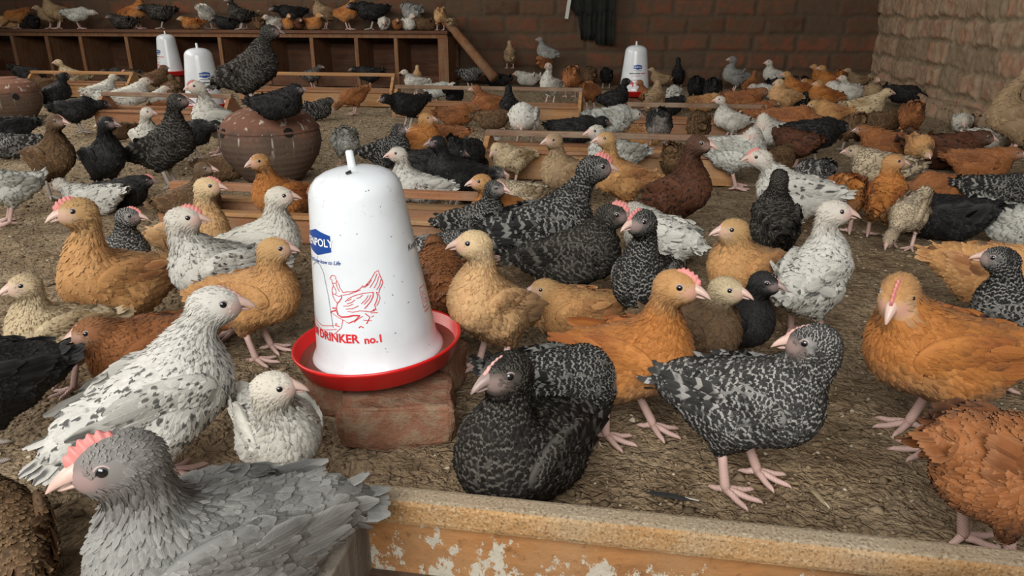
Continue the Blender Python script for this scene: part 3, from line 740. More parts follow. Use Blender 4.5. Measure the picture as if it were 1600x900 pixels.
def trough(x0, x1, yb, h, wd, rail_z, label, mats, rail=(.032, .026), over=(.0, .0), endtri=True, feed=True):
    """long wooden feeder: two side boards, bottom, end boards, a roosting rail carried above by the ends"""
    L = x1 - x0; root = bpy.data.objects.new('feeding_trough', None); C.objects.link(root); root.location = ((x0 + x1) / 2, yb + wd / 2, 0)
    tag(root, label, 'feeding trough', 'wooden feeding troughs')
    for s in (-1, 1):
        m = MB(); m.box((0, s * (wd / 2 - .011), h / 2 + .001), (L - .05, .022, h), bev=.003); m.build('side_board', mats[0], root)
        m = MB(); m.box((0, s * (wd / 2 - .006), h + .007), (L - .05, .040, .014), bev=.003); m.build('lip', mats[1], root)
    m = MB(); m.box((0, 0, .014), (L - .05, wd - .046, .016)); m.build('bottom_board', W_IN, root)
    if feed:
        m = MB(); n = 24
        vs = []; fs = []
        for i in range(n):
            x = -L / 2 + .05 + (L - .1) * i / (n - 1)
            for j in range(5): vs.append((x, (j / 4 - .5) * (wd - .05), .030 + .012 * math.sin(i * 1.7 + j) * .5 + .006 * math.sin(j * 2.1)))
        for i in range(n - 1):
            for j in range(4): fs.append((i * 5 + j, (i + 1) * 5 + j, (i + 1) * 5 + j + 1, i * 5 + j + 1))
        m.add(vs, fs); m.build('feed', FEEDM, root, smooth=True)
    for s in (-1, 1):
        m = MB(); x = s * (L / 2 - .013)
        m.box((x, 0, (h + .02) / 2), (.026, wd, h + .02), bev=.003)
        top = rail_z - .012
        vs = [(x - .011, -wd * .42, h + .02), (x + .011, -wd * .42, h + .02), (x + .011, wd * .42, h + .02), (x - .011, wd * .42, h + .02),
              (x - .011, -.03, top), (x + .011, -.03, top), (x + .011, .03, top), (x - .011, .03, top)]
        m.add(vs, [(0, 3, 2, 1), (4, 5, 6, 7), (0, 1, 5, 4), (1, 2, 6, 5), (2, 3, 7, 6), (3, 0, 4, 7)])
        m.build('end_board', mats[0], root)
    m = MB(); m.box(((over[1] - over[0]) / 2, 0, rail_z), (L + over[0] + over[1], rail[0], rail[1]), bev=.005); m.build('roosting_rail', mats[2], root)
    return root
FEEDM = plain('mash_feed', (.30, .22, .13), .95, .25, 90, .6, .1)
def xat(px, y, z):
    """world X of a pixel column on the line (Y=y, Z=z)"""
    lo, hi = -9, 9
    for _ in range(40):
        m_ = (lo + hi) / 2; d = Vector((m_, y, z)) - Vector((0, 0, CAM_H)); c_ = cam.rotation_euler.to_matrix().inverted() @ d
        if 800 + F * c_.x / -c_.z < px: lo = m_
        else: hi = m_
    return lo
def trough_px(pxl, pxr, py_ground, pxref, *a, **k):
    y = at(pxref, py_ground, 0).y; h = a[0]
    return trough(xat(pxl, y, h), xat(pxr, y, h), y, *a, **k)
trough_px(752, 1148, 285, 950, .118, .22, .190, 'wide feeding trough with tan board and rail standing behind the big charcoal barred chicken', (W_TAN, W_RED, W_RAIL))
trough_px(246, 742, 392, 680, .085, .20, .158, 'long feeding trough running behind the large white drinker', (W_RED, W_TAN, W_RED))
trough_px(612, 908, 186, 760, .082, .22, .200, 'feeding trough with grey rail left of the far white drinker near the back wall', (W_TAN, W_RED, W_RAIL))
trough_px(978, 1200, 218, 1080, .090, .22, .185, 'feeding trough with dusty rail just in front of the far drinker with red base', (W_RED, W_RED, W_RAIL))
trough_px(372, 612, 165, 500, .105, .24, .235, 'feeding trough with pale rail standing before the nest box compartments', (W_TAN, W_RED, W_TAN))
trough_px(146, 352, 206, 250, .115, .22, .215, 'feeding trough between the clay pot and the white chickens, brown board', (W_RED, W_RED, W_RAIL))
trough_px(38, 200, 152, 120, .105, .22, .20, 'feeding trough farthest from the camera, below the nest box', (W_TAN, W_RED, W_TAN))
# the nearest feeder, seen from outside: batten over a flaked panel, open to the camera side
yb = at(1000, 829, .125).y
xl, xr = xat(545, yb, .10), 1.6
root = bpy.data.objects.new('feeding_trough', None); C.objects.link(root); root.location = ((xl + xr) / 2, yb, .125)
tag(root, 'nearest feeding trough, worn tan batten over a flaking orange panel', 'feeding trough', 'wooden feeding troughs')
L = xr - xl
m = MB(); m.box((-.02, .0, -.0), (L + .05, .032, .038), bev=.008); m.build('batten', W_FG, root)
m = MB(); m.box((0, .012, -.072), (L, .018, .104), bev=.003); m.build('side_board', W_FP, root)
m = MB(); m.box((0, -.20, -.092), (L, .018, .064), bev=.003); m.build('side_board', W_FP, root)
m = MB(); m.box((0, -.094, -.116), (L, .19, .014)); m.build('bottom_board', W_IN, root)
for s in (-1, 1):
    m = MB(); m.box((s * (L / 2 - .012), -.094, -.070), (.026, .21, .106), bev=.003); m.build('end_board', W_GREY, root)

# nest box along the back wall
NY = 7.25; nzt = at_y(400, 47, NY).z; nx0 = -8.3; nx1 = xat(700, NY, .3)
root = bpy.data.objects.new('nest_box', None); C.objects.link(root); root.location = (nx0, NY, 0)
tag(root, 'long row of dark wooden nest compartments against the back brick wall', 'nest box')
L = nx1 - nx0; D = .46
m = MB(); m.box((L / 2, D / 2 - .02, nzt - .014), (L + .02, D + .04, .028), bev=.004); m.build('roof_board', W_NEST, root)
m = MB(); m.box((L / 2, -.008, nzt - .045), (L, .016, .045), bev=.003); m.build('front_batten', W_NESTD, root)
m = MB(); m.box((L / 2, D - .01, nzt * .42), (L, .018, nzt * .62)); m.build('back_board', W_NEST, root)
m = MB(); m.box((L / 2, .012, .055), (L, .02, .11), bev=.003); m.build('front_lip', W_NEST, root)
m = MB(); m.box((L / 2, D / 2, .02), (L, D - .03, .02)); m.build('bottom_board', W_IN, root)
for px in (-340, -268, -196, -125, -54, 17, 71, 124, 196, 266, 342, 414, 486, 556, 618, 692):
    x = xat(px, NY, nzt - .03) - nx0; m = MB()
    m.box((x, D / 2 - .01, nzt / 2 - .02), (.022 if px != 692 else .028, D - .02, nzt - .06))
    m.box((x, .0, nzt / 2 - .02), (.038 if px != 692 else .10, .022, nzt - .06), bev=.003)
    m.build('divider', W_NESTD, root)
# leaning pole
a = at_y(700, 36, NY + .1); b = at_y(772, 122, NY - .35)
m = MB(); d = b - a; m.tube([a - d * .02, a + d * .5, b], [.042, .045, .047], 12)
o = m.build('wooden_post', W_NESTD, smooth=True); tag(o, 'rough timber post leaning against the end of the nest box', 'post')

# ------------------------------------------------------------------ clay pots
def clay():
    t = NT('clay_pot'); p = t.coord(); sx = t.n.new('ShaderNodeSeparateXYZ'); t.l.new(p, sx.inputs[0]); z = sx.outputs[2]
    n = t.noise(p, 9, 4); n2 = t.noise(p, 70, 3); groove = t.math('SINE', t.math('ADD', t.math('MULTIPLY', z, 240.0), t.math('MULTIPLY', n, 5.0)))
    c = t.mix(n, (.065, .042, .031), (.15, .10, .072)); top = t.ss(t.math('ADD', z, t.math('MULTIPLY', n, .16)), .27, .34)
    c = t.mix(t.math('MULTIPLY', top, .85), c, (.19, .085, .055)); c = t.mix(t.math('MULTIPLY', t.ss(n2, .55, .75), .4), c, (.25, .17, .12))
    st = t.noise(t.mapping(p, (34, 34, 4)), 1, 3, .6)
    c = t.mix(t.math('MULTIPLY', t.math('MULTIPLY', t.ss(st, .60, .66), t.ss(z, .10, .2)), .8), c, (.50, .46, .40))
    return t.out(c, .85, t.bump(t.math('ADD', t.math('MULTIPLY', groove, .35), n2), .35, .004), .2)
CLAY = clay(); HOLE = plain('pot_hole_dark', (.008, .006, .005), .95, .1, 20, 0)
def pot(loc, s, label, holes, rot=0):
    root = bpy.data.objects.new('clay_pot', None); C.objects.link(root); root.location = loc; root.scale = (s, s, s); root.rotation_euler = (0, 0, rot)
    tag(root, label, 'clay pot', 'round clay pots')
    pr = [(.0, .0), (.10, .0), (.125, .008), (.165, .055), (.200, .11), (.216, .165), (.212, .21), (.196, .25), (.165, .283), (.12, .303), (.095, .310), (.088, .318), (.0, .322)]
    q = [];                                         # smooth the profile
    for i in range(len(pr) - 1):
        for k_ in range(3): f = k_ / 3; q.append((pr[i][0] * (1 - f) + pr[i + 1][0] * f, pr[i][1] * (1 - f) + pr[i + 1][1] * f))
    q.append(pr[-1]); m = MB(); m.lathe(q, 64); m.build('pot_body', CLAY, root, smooth=True)
    m = MB(); m.lathe([(.208 + .0035, .222), (.208 + .0045, .227), (.204 + .0045, .232)], 64); m.build('ridge', CLAY, root, smooth=True)
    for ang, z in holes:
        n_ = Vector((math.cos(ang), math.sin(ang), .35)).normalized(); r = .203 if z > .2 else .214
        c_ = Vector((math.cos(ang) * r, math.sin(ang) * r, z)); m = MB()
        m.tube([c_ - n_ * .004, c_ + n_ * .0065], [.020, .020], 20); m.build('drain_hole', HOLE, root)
    return root
pc_ = at(422, 282, 0); pc_.y += .05
pot((pc_.x, pc_.y, -.005), 1.03, 'big round clay pot with holes and white streaks, black chickens on top', [(math.radians(-127), .222), (math.radians(-42), .228)], R(0))
pp = at(-6, 196, 0); pot((pp.x, pp.y + .15, -.005), .95, 'second clay pot cut off by the picture edge, beside the small tan chick', [(R(-35), .2)], R(0))

# ------------------------------------------------------------------ drinkers
def plastic_white():
    t = NT('drinker_white_plastic'); p = t.coord(); n = t.noise(p, 120, 2, .5); n2 = t.noise(p, 9, 3)
    c = t.mix(t.ss(n2, .4, .7), (.68, .72, .76), (.61, .65, .68)); c = t.mix(t.ss(n, .735, .755), c, (.10, .08, .06))
    sx = t.n.new('ShaderNodeSeparateXYZ'); t.l.new(p, sx.inputs[0])
    d = t.math('MULTIPLY', t.ss(sx.outputs[2], .285, .33), t.ss(t.noise(p, 38, 5, .75), .60, .66))
    c = t.mix(t.math('MULTIPLY', d, .6), c, (.33, .31, .28))
    return t.out(c, .22, t.bump(n2, .04, .01), .5)
P_W = plastic_white(); P_R = plain('drinker_red_plastic', (.60, .012, .012), .3, .1, 14, .05, .5)
INK_R = plain('ink_red', (.60, .025, .03), .5, .05, 30, 0); INK_B = plain('ink_blue', (.010, .055, .26), .4, .05, 30, 0); INK_K = plain('ink_black', (.03, .03, .035), .5, .1, 30, 0)
INK_W = plain('ink_white', (.8, .82, .84), .4, .02, 30, 0)
WATER = plain('trough_water', (.20, .06, .045), .06, .1, 10, .02, .6)
RB, RT, HB = .119, .0835, .330                      # body radius at the bottom, at the shoulder, shoulder height
def cone_r(z): return RB + (RT - RB) * z / HB
def wrap(pts, ang0, z0, off=.0009):
    out = []
    for x, y in pts:
        z = z0 + y; r = cone_r(z) + off; a_ = ang0 + x / cone_r(z0); out.append((r * math.cos(a_), r * math.sin(a_), z))
    return out
def text_mesh(s, size, ang0, z0, name, mat, parent, bold=0., off=.0012, shear=0., align='CENTER'):
    cu = bpy.data.curves.new('txt', 'FONT'); cu.body = s; cu.size = size; cu.align_x = align; cu.align_y = 'CENTER'; cu.offset = bold * size; cu.shear = shear; cu.resolution_u = 3
    to = bpy.data.objects.new('txt', cu); C.objects.link(to); dg = bpy.context.evaluated_depsgraph_get()
    me = bpy.data.meshes.new_from_object(to.evaluated_get(dg)); bpy.data.objects.remove(to)
    import bmesh
    bm = bmesh.new(); bm.from_mesh(me); bmesh.ops.triangulate(bm, faces=bm.faces)
    bmesh.ops.subdivide_edges(bm, edges=[e for e in bm.edges if e.calc_length() > size * .35], cuts=1); bm.to_mesh(me); bm.free()
    w_ = wrap([(v.co.x, v.co.y) for v in me.vertices], ang0, z0, off)
    for v, q in zip(me.vertices, w_): v.co = q
    me.materials.clear(); me.materials.append(mat); me.name = name
    return link(name, me, parent)
def ribbon(lines, wd, name, mat, parent, ang0, z0, off=.0010):
    m = MB()
    for ln in lines:
        w2 = wd
        if isinstance(ln[0], (int, float)): w2 = ln[0]; ln = ln[1:]
        pts = []
        for a_, b_ in zip(ln[:-1], ln[1:]):
            k_ = max(1, int(math.dist(a_, b_) / .006))
            pts += [(a_[0] + (b_[0] - a_[0]) * i / k_, a_[1] + (b_[1] - a_[1]) * i / k_) for i in range(k_)]
        pts.append(ln[-1]); L_, R_ = [], []
        for i, p_ in enumerate(pts):
            q0 = pts[max(0, i - 1)]; q1 = pts[min(len(pts) - 1, i + 1)]; dx, dy = q1[0] - q0[0], q1[1] - q0[1]; l_ = math.hypot(dx, dy) + 1e-9
            nx_, ny_ = -dy / l_ * w2 / 2, dx / l_ * w2 / 2; L_.append((p_[0] + nx_, p_[1] + ny_)); R_.append((p_[0] - nx_, p_[1] - ny_))
        n_ = len(pts); m.add(wrap(L_ + R_, ang0, z0, off), [(i, i + 1, n_ + i + 1, n_ + i) for i in range(n_ - 1)])
    return m.build(name, mat, parent)
def drinker(loc, s, yaw, tilt, label, detail):
    root = bpy.data.objects.new('poultry_drinker', None); C.objects.link(root); root.location = loc; root.scale = (s, s, s)
    root.rotation_euler = (Matrix.Rotation(tilt[0], 3, 'X') @ Matrix.Rotation(tilt[1], 3, 'Y') @ Matrix.Rotation(yaw, 3, 'Z')).to_euler()
    tag(root, label, 'drinker', 'white poultry drinkers with red trays')
    m = MB(); m.lathe([(0, .004), (.135, .004), (.146, .010), (.157, .040), (.1605, .043), (.1605, .047), (.158, .048), (.154, .046), (.143, .012), (.128, .009), (0, .009)], 72)
    tray = m.build('tray', P_R, root, smooth=True)
    m = MB(); m.lathe([(.02, .026), (.1475, .026)], 64); m.build('water', WATER, tray, smooth=True)
    pr = [(.118, .008), (.1235, .010), (.1255, .018), (.1245, .026), (.1205, .034)]
    pr += [(cone_r(z), z) for z in np.linspace(.045, HB, 14)]
    pr += [(RT - .0015, HB + .010), (RT - .007, HB + .022), (RT - .017, HB + .033), (RT - .032, HB + .041), (RT - .050, HB + .046), (RT - .065, HB + .048), (0.0, HB + .049)]
    m = MB(); m.lathe(pr, 96); m.build('water_tank', P_W, root, smooth=True)
    m = MB(); m.tube([(0, 0, HB + .044), (0, 0, HB + .05), (-.001, .0, HB + .074), (-.001, 0, HB + .0765)], [.0105, .0075, .0070, .0045], 14); m.build('top_spout', P_W, root, smooth=True)
    if detail == 2:
        A0 = R(-90)                                    # yaw 0: printed side faces -Y
        px2 = lambda l_: l_
        # printed emblem, lettering and line drawing
        lg = A0 - R(60)
        hx = [(-.043, -.021), (-.043, .016), (.0, .030), (.043, .016), (.043, -.021), (.0, -.030)]
        m = MB(); vs = []; fs = []; N = 24
        for i in range(N + 1):
            x = -.036 + .072 * i / N; tp = .014 + .009 * (1 - abs(x) / .036); bt = -tp; vs += [(x, bt), (x, tp)]
        for i in range(N): fs.append((2 * i, 2 * i + 2, 2 * i + 3, 2 * i + 1))
        m.add(wrap(vs, lg, .262, .0007), fs); em = m.build('emblem', INK_B, root)
        text_mesh('KENPOLY', .0190, lg, .262, 'emblem_lettering', INK_W, em, .018, .0014)
        text_mesh('Adding Know-how to Life', .0098, lg + R(1), .229, 'slogan', INK_B, root, .012, .001, .35)
        text_mesh('FARM DRINKER', .0222, A0 - R(58), .093, 'drinker_lettering', INK_R, root, .030, .001)
        text_mesh('no.1', .0190, A0 - R(4), .090, 'number_lettering', INK_R, root, .030, .001)
        text_mesh('Kenpoly', .0155, A0 + R(52), .232, 'signature', INK_K, root, .01, .001, .3, 'LEFT')
        # hen pecking beside a drinker, red and grey lines (local metres, origin at the hen's middle)
        H_ = lambda l_: [((x - 510) / 6.667 * .00152, (760 - y) / 6.667 * .00124) for x, y in l_]
        hen = [
          [(300, 622), (318, 604), (312, 600), (330, 590), (350, 592), (362, 612), (352, 622), (366, 634), (358, 660), (332, 668), (318, 652), (322, 634), (300, 626)],
          [(366, 640), (382, 672), (386, 706), (404, 736), (408, 752)], [(322, 656), (330, 690), (318, 714), (312, 744), (322, 772), (340, 776), (352, 750)],
          [(330, 690), (342, 712), (352, 744)], [(358, 664), (364, 700), (380, 742)], [(312, 744), (316, 790), (330, 826), (352, 858)],
          [.0016, (352, 858), (372, 836), (392, 806), (396, 776)], [(340, 776), (372, 790), (398, 776)], [(408, 752), (444, 742), (480, 744), (516, 738), (550, 716), (572, 690), (566, 712), (596, 690), (640, 640), (676, 584), (704, 572), (706, 606)],
          [(404, 776), (450, 768), (500, 750), (548, 732)], [.0014, (706, 606), (716, 650), (724, 690), (710, 720), (690, 750), (680, 784), (664, 770)],
          [(690, 600), (662, 660), (620, 720)], [(700, 630), (676, 690), (650, 730)], [(712, 660), (696, 710), (668, 750)], [(640, 650), (612, 690), (580, 712)], [(704, 690), (690, 720)],
          [(418, 840), (450, 806), (500, 780), (560, 766), (640, 766)], [.0015, (640, 766), (634, 806), (612, 850), (580, 890), (560, 912)], [(620, 790), (600, 830), (560, 872)], [(600, 790), (580, 826), (540, 864)],
          [(352, 858), (340, 900), (346, 950)], [(430, 860), (470, 846), (500, 820)], [(400, 880), (440, 880), (480, 862)], [(420, 910), (470, 906), (520, 880)], [(560, 780), (540, 800), (510, 810)], [(440, 830), (470, 812)],
          [.0014, (664, 770), (668, 810), (656, 850), (636, 890), (640, 920), (622, 950)], [(676, 790), (684, 830), (668, 870), (650, 900)],
          [.0022, (300, 910), (340, 905), (330, 930), (290, 945), (280, 965)], [.0022, (340, 930), (346, 968), (380, 990)], [.0026, (372, 990), (430, 984), (470, 972), (520, 976)],
          [(430, 930), (470, 940), (520, 930), (560, 936)], [.0016, (560, 936), (600, 950), (640, 930)], [.0017, (520, 976), (480, 1020), (430, 1046)], [.0015, (430, 1046), (412, 1040)], [(470, 1040), (500, 1010), (540, 984)],
          [.0016, (560, 960), (590, 1000), (560, 1060)], [(600, 1000), (620, 990)], [(540, 1020), (600, 1036)], [.0018, (500, 1094), (516, 1080), (536, 1096)], [.0018, (316, 1064), (332, 1060)], [.0016, (310, 1075), (352, 1086)], [(600, 960), (650, 966)], [(620, 930), (648, 938)]]
        hl = [([ln[0]] + H_(ln[1:])) if isinstance(ln[0], float) else H_(ln) for ln in hen]
        ribbon(hl, .0011, 'hen_drawing', INK_R, root, A0 - R(15), .176)
        dr = [[(-.030, -.062), (-.031, .0), (-.022, .040), (-.008, .047), (.006, .046), (.016, .032), (.024, -.010), (.029, -.066)], [(-.001, .047), (-.001, .058), (.002, .058)]]
        ribbon(dr, .0008, 'drinker_drawing', INK_K, root, A0 - R(60), .178)
        ribbon([[(-.052, -.050), (-.044, -.072), (-.01, -.084), (.028, -.080), (.046, -.064), (.05, -.050)], [(-.04, -.060), (0, -.068), (.03, -.062)], [(-.04, -.066), (0, -.076), (.036, -.068)], [(.03, -.040), (.055, -.052)]], .001, 'tray_drawing', INK_R, root, A0 - R(60), .178)
        ribbon([[(-.012, -.019), (-.012, .019), (.012, .019), (.012, -.019), (-.012, -.019)], [(-.006, .012), (-.006, -.012)], [(.0, .012), (.0, .002), (.006, .002)], [.002, (.0, -.006), (.007, -.004), (.006, -.013), (.0, -.012)]], .0012, 'quality_mark', INK_R, root, A0 + R(64), .134)
        text_mesh('QUALITY', .0062, A0 + R(64), .108, 'quality_lettering', INK_R, root, .02)
        m = MB(); m.tube([(-.004, -.045, HB + .0465), (-.012, -.050, HB + .0455)], [.003, .0022], 8); m.build('dropping', INK_K, root)
    elif detail == 1:
        A0 = R(-90); vs = []; fs = []; N = 16; m = MB()
        for i in range(N + 1):
            x = -.034 + .068 * i / N; tp = .011 + .007 * (1 - abs(x) / .034); vs += [(x, -tp), (x, tp)]
        for i in range(N): fs.append((2 * i, 2 * i + 2, 2 * i + 3, 2 * i + 1))
        m.add(wrap(vs, A0, .222, .0007), fs); em = m.build('emblem', INK_B, root)
        text_mesh('KENPOLY', .0165, A0, .222, 'emblem_lettering', INK_W, em, .01, .0014)
        ribbon([[(-.035, 0), (.028, 0)]], .003, 'slogan', INK_K, root, A0, .196)
        ribbon([[(-.065, 0), (.02, 0)]], .006, 'black_lettering', INK_K, root, A0, .176); ribbon([[(.024, 0), (.066, 0)]], .006, 'red_lettering', INK_R, root, A0, .176)
        ribbon([[(-.04, 0), (.025, 0)], [(-.04, -.03), (.02, -.03)]], .003, 'small_lettering', INK_R, root, A0, .158)
        ribbon([[(-.058, -.002), (-.04, .012), (-.026, .006), (-.04, .0), (-.03, -.014), (-.04, -.018)], [(-.05, .006), (-.03, -.004)]], .008, 'hen_emblem', INK_R, root, A0, .098)
        ribbon([[(-.012, .010), (.012, .010)], [(-.012, 0), (.05, 0)], [(-.012, -.010), (.03, -.010)]], .0055, 'red_words', INK_R, root, A0, .100)
    return root
t_ = NT('old_brick'); p_ = t_.coord(); n_ = t_.noise(p_, 26, 6, .7); n2_ = t_.noise(p_, 11, 3)
BRK = t_.out(t_.mix(t_.math('MULTIPLY', t_.ss(n_, .45, .6), .75), t_.mix(n2_, (.17, .080, .050), (.30, .15, .095)), (.27, .195, .13)), .95, t_.bump(n_, 1.0, .012), .1)
def block(loc, d, rz, label, name='brick'):
    import bmesh
    m = MB(); m.box((0, 0, d[2] / 2), d, bev=.012); o = m.build(name, BRK, loc=loc, rot=(0, 0, rz), smooth=True)
    bm = bmesh.new(); bm.from_mesh(o.data); bmesh.ops.subdivide_edges(bm, edges=bm.edges, cuts=4, use_grid_fill=True)
    rg_ = random.Random(7 + int(loc[0] * 100))
    for v in bm.verts:
        q = v.co * 22; v.co += v.normal * (.006 * math.sin(q.x * 1.3 + q.y) * math.cos(q.y * 1.7 + q.z * 2) + rg_.uniform(-.0018, .0018))
    bm.to_mesh(o.data); bm.free(); tag(o, label, 'brick', 'bricks under the drinkers'); return o
zf = .085
df = at(594, 555, zf + .01)
drinker((df.x, df.y, zf), 1.0, R(23), (0, R(-4.2)), 'large white drinker with red tray and hen drawing, standing on bricks', 2)
block((df.x + .06, df.y - .08, -.012), (.20, .15, .082), R(14), 'reddish brick under the front edge of the large drinker')
block((df.x - .08, df.y + .03, -.012), (.12, .20, .070), R(6), 'brick under the large drinker on the side of the white chick')
block((df.x + .08, df.y + .10, -.012), (.11, .10, .086), R(-12), 'brick hidden behind the reddish one under the large drinker')
p_ = at(990, 152, .09); drinker((p_.x, p_.y + .1, .09), 1.0, R(12), (0, 0), 'far white drinker with red base standing alone near the back wall', 1)
block((p_.x, p_.y + .1, -.01), (.22, .2, .10), R(5), 'brick under the far drinker near the back wall')
p_ = at(268, 118, .10); drinker((p_.x, p_.y, .10), 1.05, R(-28), (0, 0), 'white drinker with blue emblem nearest the nest box', 1)
block((p_.x, p_.y, -.01), (.22, .2, .11), R(12), 'brick under the drinker nearest the nest box')
p_ = at(322, 172, .05); drinker((p_.x, p_.y, .05), 1.12, R(45), (0, 0), 'white drinker beside the clay pot, behind the white chicken with pink comb', 1)
block((p_.x, p_.y, -.01), (.22, .2, .06), R(-8), 'low brick under the drinker beside the clay pot')

# ------------------------------------------------------------------ jacket and paper tag hanging on the back wall
def cloth(loops, y, th, name, mat, parent=None, fold=.02):
    """a hanging cloth: rows of (left x, right x, z) with vertical folds and real thickness"""
    m = MB(); N = 36; M_ = len(loops); vs = []
    for side in (0, 1):
        for i, (xa, xb, z) in enumerate(loops):
            for k_ in range(N):
                f = k_ / (N - 1); x = xa + (xb - xa) * f
                vs.append((x, y - .02 + fold * math.sin(x * 55 + i * .15) * (.4 + .6 * i / M_) + fold * .5 * math.sin(x * 130) + (th if side else 0), z))
    fs = []
    for i in range(M_ - 1):
        for k_ in range(N - 1):
            a_ = i * N + k_; fs.append((a_, a_ + 1, a_ + N + 1, a_ + N)); b_ = M_ * N + a_; fs.append((b_ + N, b_ + N + 1, b_ + 1, b_))
    for i in range(M_ - 1):
        a_, b_ = i * N, M_ * N + i * N; fs.append((a_, a_ + N, b_ + N, b_)); a_ += N - 1; b_ += N - 1; fs.append((b_, b_ + N, a_ + N, a_))
    for k_ in range(N - 1):
        a_ = (M_ - 1) * N + k_; b_ = a_ + M_ * N; fs.append((a_, a_ + 1, b_ + 1, b_)); a_ = k_; b_ = a_ + M_ * N; fs.append((b_, b_ + 1, a_ + 1, a_))
    m.add(vs, fs); return m.build(name, mat, parent, smooth=True)
JK = plain('dark_jacket_cloth', (.020, .021, .019), .9, .25, 12, .5, .1)
JY = WALL_Y - .10
gx = lambda px, py: at_y(px, py, JY)
rows = lambda L_: [(gx(a_, y_).x, gx(b_, y_).x, gx(a_, y_).z) for a_, b_, y_ in L_]
root = bpy.data.objects.new('jacket', None); C.objects.link(root); tag(root, 'dark jacket hanging against the back brick wall', 'jacket')
cloth(rows([(886, 962, -42), (884, 963, -20), (886, 962, 0), (892, 961, 14), (900, 960, 24)]), JY, .02, 'jacket_body', JK, root)
cloth(rows([(902, 934, 18), (904, 932, 34), (907, 932, 50), (908, 928, 62)]), JY, .02, 'sleeve', JK, root)
cloth(rows([(930, 961, 18), (930, 960, 34), (930, 960, 52), (931, 960, 69)]), JY - .02, .02, 'front_panel', JK, root)
a = gx(890, -4); b = gx(887, 27)
m = MB(); m.box(((a + b) / 2 + Vector((0, -.045, 0))), (.035, .003, .21), Matrix.Rotation(R(8), 3, 'Y')); o = m.build('paper_strip', plain('paper', (.5, .5, .47), .8, .05, 30, .1)); tag(o, 'white paper strip hanging at the edge of the dark jacket', 'paper strip')

# ------------------------------------------------------------------ moulted feathers on the litter
def floor_feather(loc, L_, W__, rz, col, label, shaftc):
    root = bpy.data.objects.new('fallen_feather', None); C.objects.link(root); root.location = loc; root.rotation_euler = (0, 0, rz); tag(root, label, 'feather', 'feathers lying on the litter')
    m = MB(); N = 20; vs = []
    for i in range(N + 1):
        f = i / N; x = L_ * (.18 + .82 * f); w_ = W__ * math.sin(math.pi * min(1, f * .93 + .07)) ** .6
        z = .006 + .004 * math.sin(f * 3); vs += [(x, -w_ * .4 + .0015 * (i % 2), z), (x, 0, z + .002), (x, w_, z)]
    m.add(vs, [q for i in range(N) for q in ((3 * i, 3 * i + 3, 3 * i + 4, 3 * i + 1), (3 * i + 1, 3 * i + 4, 3 * i + 5, 3 * i + 2))]); m.build('vane', plain('vane', col, .7, .2, 60, .3), root, smooth=True)
    m = MB(); m.tube([(0, 0, .006), (L_ * .5, 0, .0098), (L_ * .95, 0, .009)], [.0014, .0011, .0004], 6); m.build('quill', plain('quill', shaftc, .5, .1, 60, .1), root, smooth=True)
p_ = at(1092, 784, .004); floor_feather((p_.x, p_.y, 0), .082, .010, R(175), (.035, .035, .036), 'dark feather with white quill lying on the litter near the trough', (.7, .68, .62))
p_ = at(1296, 796, .004); floor_feather((p_.x, p_.y, 0), .05, .007, R(112), (.35, .28, .17), 'small pale curled feather on the litter near the orange-brown chicken', (.5, .45, .35))
